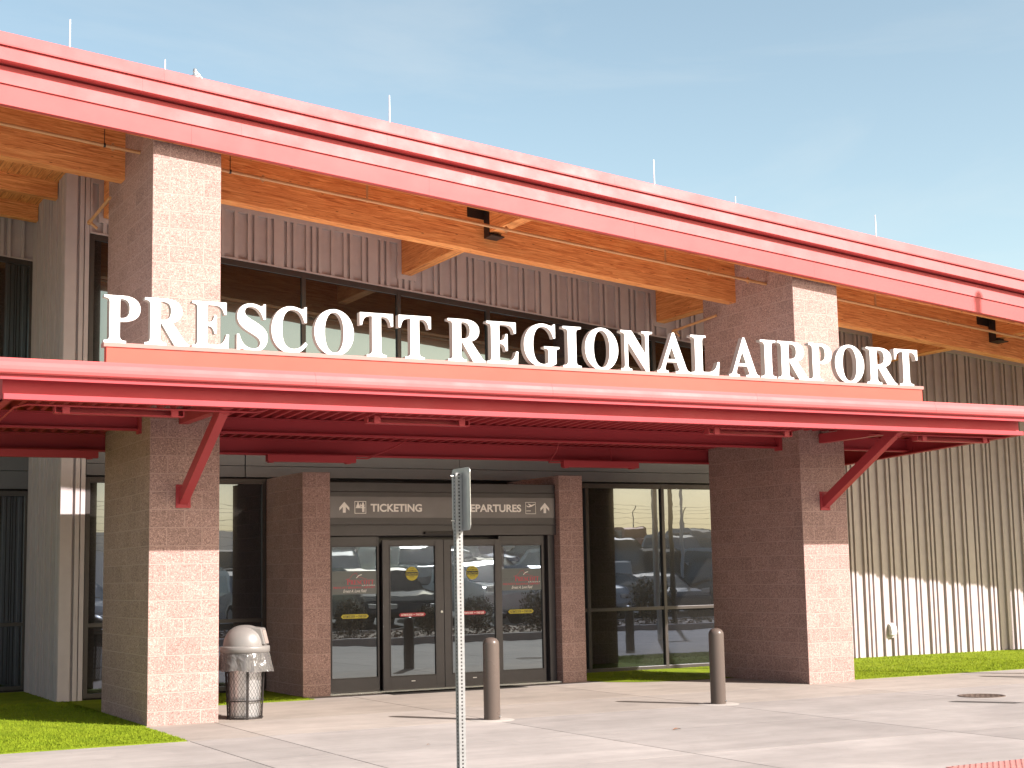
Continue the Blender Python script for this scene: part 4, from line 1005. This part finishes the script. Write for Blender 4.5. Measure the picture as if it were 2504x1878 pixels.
row('truck-white suv-grey suv-white truck-silver suv-black truck-red suv-silver suv-white truck-grey suv-blue suv-silver', 31, 3.2, -31, -math.pi/2, 'fourth')
# shrubs in the planter
sm = N('shrub_leaves'); v_ = sm.coord(); M['shrub'] = sm.finish(sm.ramp(sm.noise(v_, 9, 3), [(.3, (.06, .05, .02)), (.7, (.17, .12, .05))]), .8)
def shrub_mesh():
    b = MB()
    for _ in range(1500):
        d = Vector((random.gauss(0, 1), random.gauss(0, 1), random.gauss(0, 1))).normalized(); r = random.uniform(.6, 1.0)*(1+.12*math.sin(d.x*6)*math.cos(d.y*5))
        c = Vector((d.x*r*.42, d.y*r*.42, .45+d.z*r*.45)); a = Vector((random.gauss(0, 1), random.gauss(0, 1), random.gauss(0, 1))).normalized(); e = a.cross(d).normalized()
        s = random.uniform(.02, .045); b.face([c-a*s, c+e*s*.5, c+a*s, c-e*s*.5])
    return b
def stem_mesh():
    b = MB()
    for k in range(7): a = k*.9; b.tube([(0, 0, 0), (.08*math.cos(a), .08*math.sin(a), .3), (.22*math.cos(a), .22*math.sin(a), .7)], [.012, .009, .004], n=5)
    return b
proto = None
M['shrub'] = M['shrub']
for i, (x, y, s) in enumerate(((13.2, 4.6, 1.0), (14.6, 3.9, 1.1), (15.9, 4.8, .9), (17.6, 4.0, 1.1), (19.2, 4.7, 1.25), (21.0, 3.6, 1.4), (23.2, 4.5, 1.0), (25.5, 3.4, 1.5), (28.2, 4.4, 1.1), (31, 3.5, 1.6))):
    if proto is None:
        t = empty('shrub', (0, 0, 0), 'x', 'shrub', 'round shrubs in the planter'); shrub_mesh().build('foliage', M['shrub'], t); stem_mesh().build('stem', M['shrub'], t); proto = t
    else: t = copy_tree(proto, (0, 0, 0))
    t.location = (x, y, .12); t.scale = (s, s, s*(1.0 if s < 2 else 1.15)); t.rotation_euler = (0, 0, i*1.3)
    t['label'] = 'round brown shrub number %d from the left in the rock planter' % (i+1)
# chain fence with barbed-wire arms far behind the car park
fe = empty('security_fence', (40, -48, 1.3), 'tall wire fence with barbed wire arms beyond the car park', 'fence')
z0 = gz(0, -48)
for k in range(24):
    x = 4+k*3.6; b = MB(); b.tube([(x, -48, z0), (x, -48, z0+2.5), (x+.05, -47.7, z0+2.95)], .04, n=6); b.build('post', M['alu'], fe)
for k, zz in enumerate((.1, .5, .9, 1.3, 1.7, 2.1, 2.45, 2.7, 2.95)):
    b = MB(); b.tube([(4, -48+(.17*(k-6) if k > 6 else 0), z0+zz), (87, -48+(.17*(k-6) if k > 6 else 0), z0+zz)], .012, n=4); b.build('wire', M['alu'], fe)
def light_pole(x, y, h):
    t = empty('street_lamp', (x, y, gz(x, y)), 'car park lamp on a tall slim pole %s' % ('near the planter' if y > -10 else 'deep in the car park'), 'street lamp')
    b = MB(); b.tube([(x, y, gz(x, y)), (x, y, h)], [.09, .05], n=10); b.build('pole', M['frame'], t)
    b = MB(); b.box(x-.5, x+.1, y-.15, y+.15, h, h+.1); b.build('lamp_head', M['frame'], t)
light_pole(26.5, 3.0, 7.5); light_pole(39, -24, 8.5)
fp = empty('flagpole', (33, -6, 0), 'white flagpole with a hanging blue flag behind the camera', 'flagpole')
b = MB(); b.tube([(33, -6, 0), (33, -6, 9)], [.07, .04], n=10); b.build('pole', M['white'], fp)
b = MB()
for k in range(12):
    a0, a1 = k/12, (k+1)/12; f = lambda t: (33.05+t*.7, -6+.12*math.sin(t*14))
    b.face([(f(a0)[0], f(a0)[1], 5.2+a0*1.2), (f(a1)[0], f(a1)[1], 5.2+a1*1.2), (f(a1)[0], f(a1)[1], 7.6-a1*.9), (f(a0)[0], f(a0)[1], 7.6-a0*.9)])
b.build('flag', plain('flag_blue', (.03, .04, .12), .8), fp)
# distant hills all round behind the camera
b = MB(); n = 120
vs = []
for k in range(n+1):
    a = R(150)+R(260)*k/n; hgt = 26+18*math.sin(k*.31)+11*math.sin(k*.83+1)+6*math.sin(k*1.9)
    for rr, hh in ((900, -2), (1250, hgt*.45+8), (1700, hgt+16), (2300, hgt*.6)): vs.append((rr*math.cos(a), rr*math.sin(a), hh))
b.mesh_add(vs, [(k*4+i, k*4+i+1, (k+1)*4+i+1, (k+1)*4+i) for k in range(n) for i in range(3)], 0, True)
tag(b.build('hills', M['hill']), kind='structure')
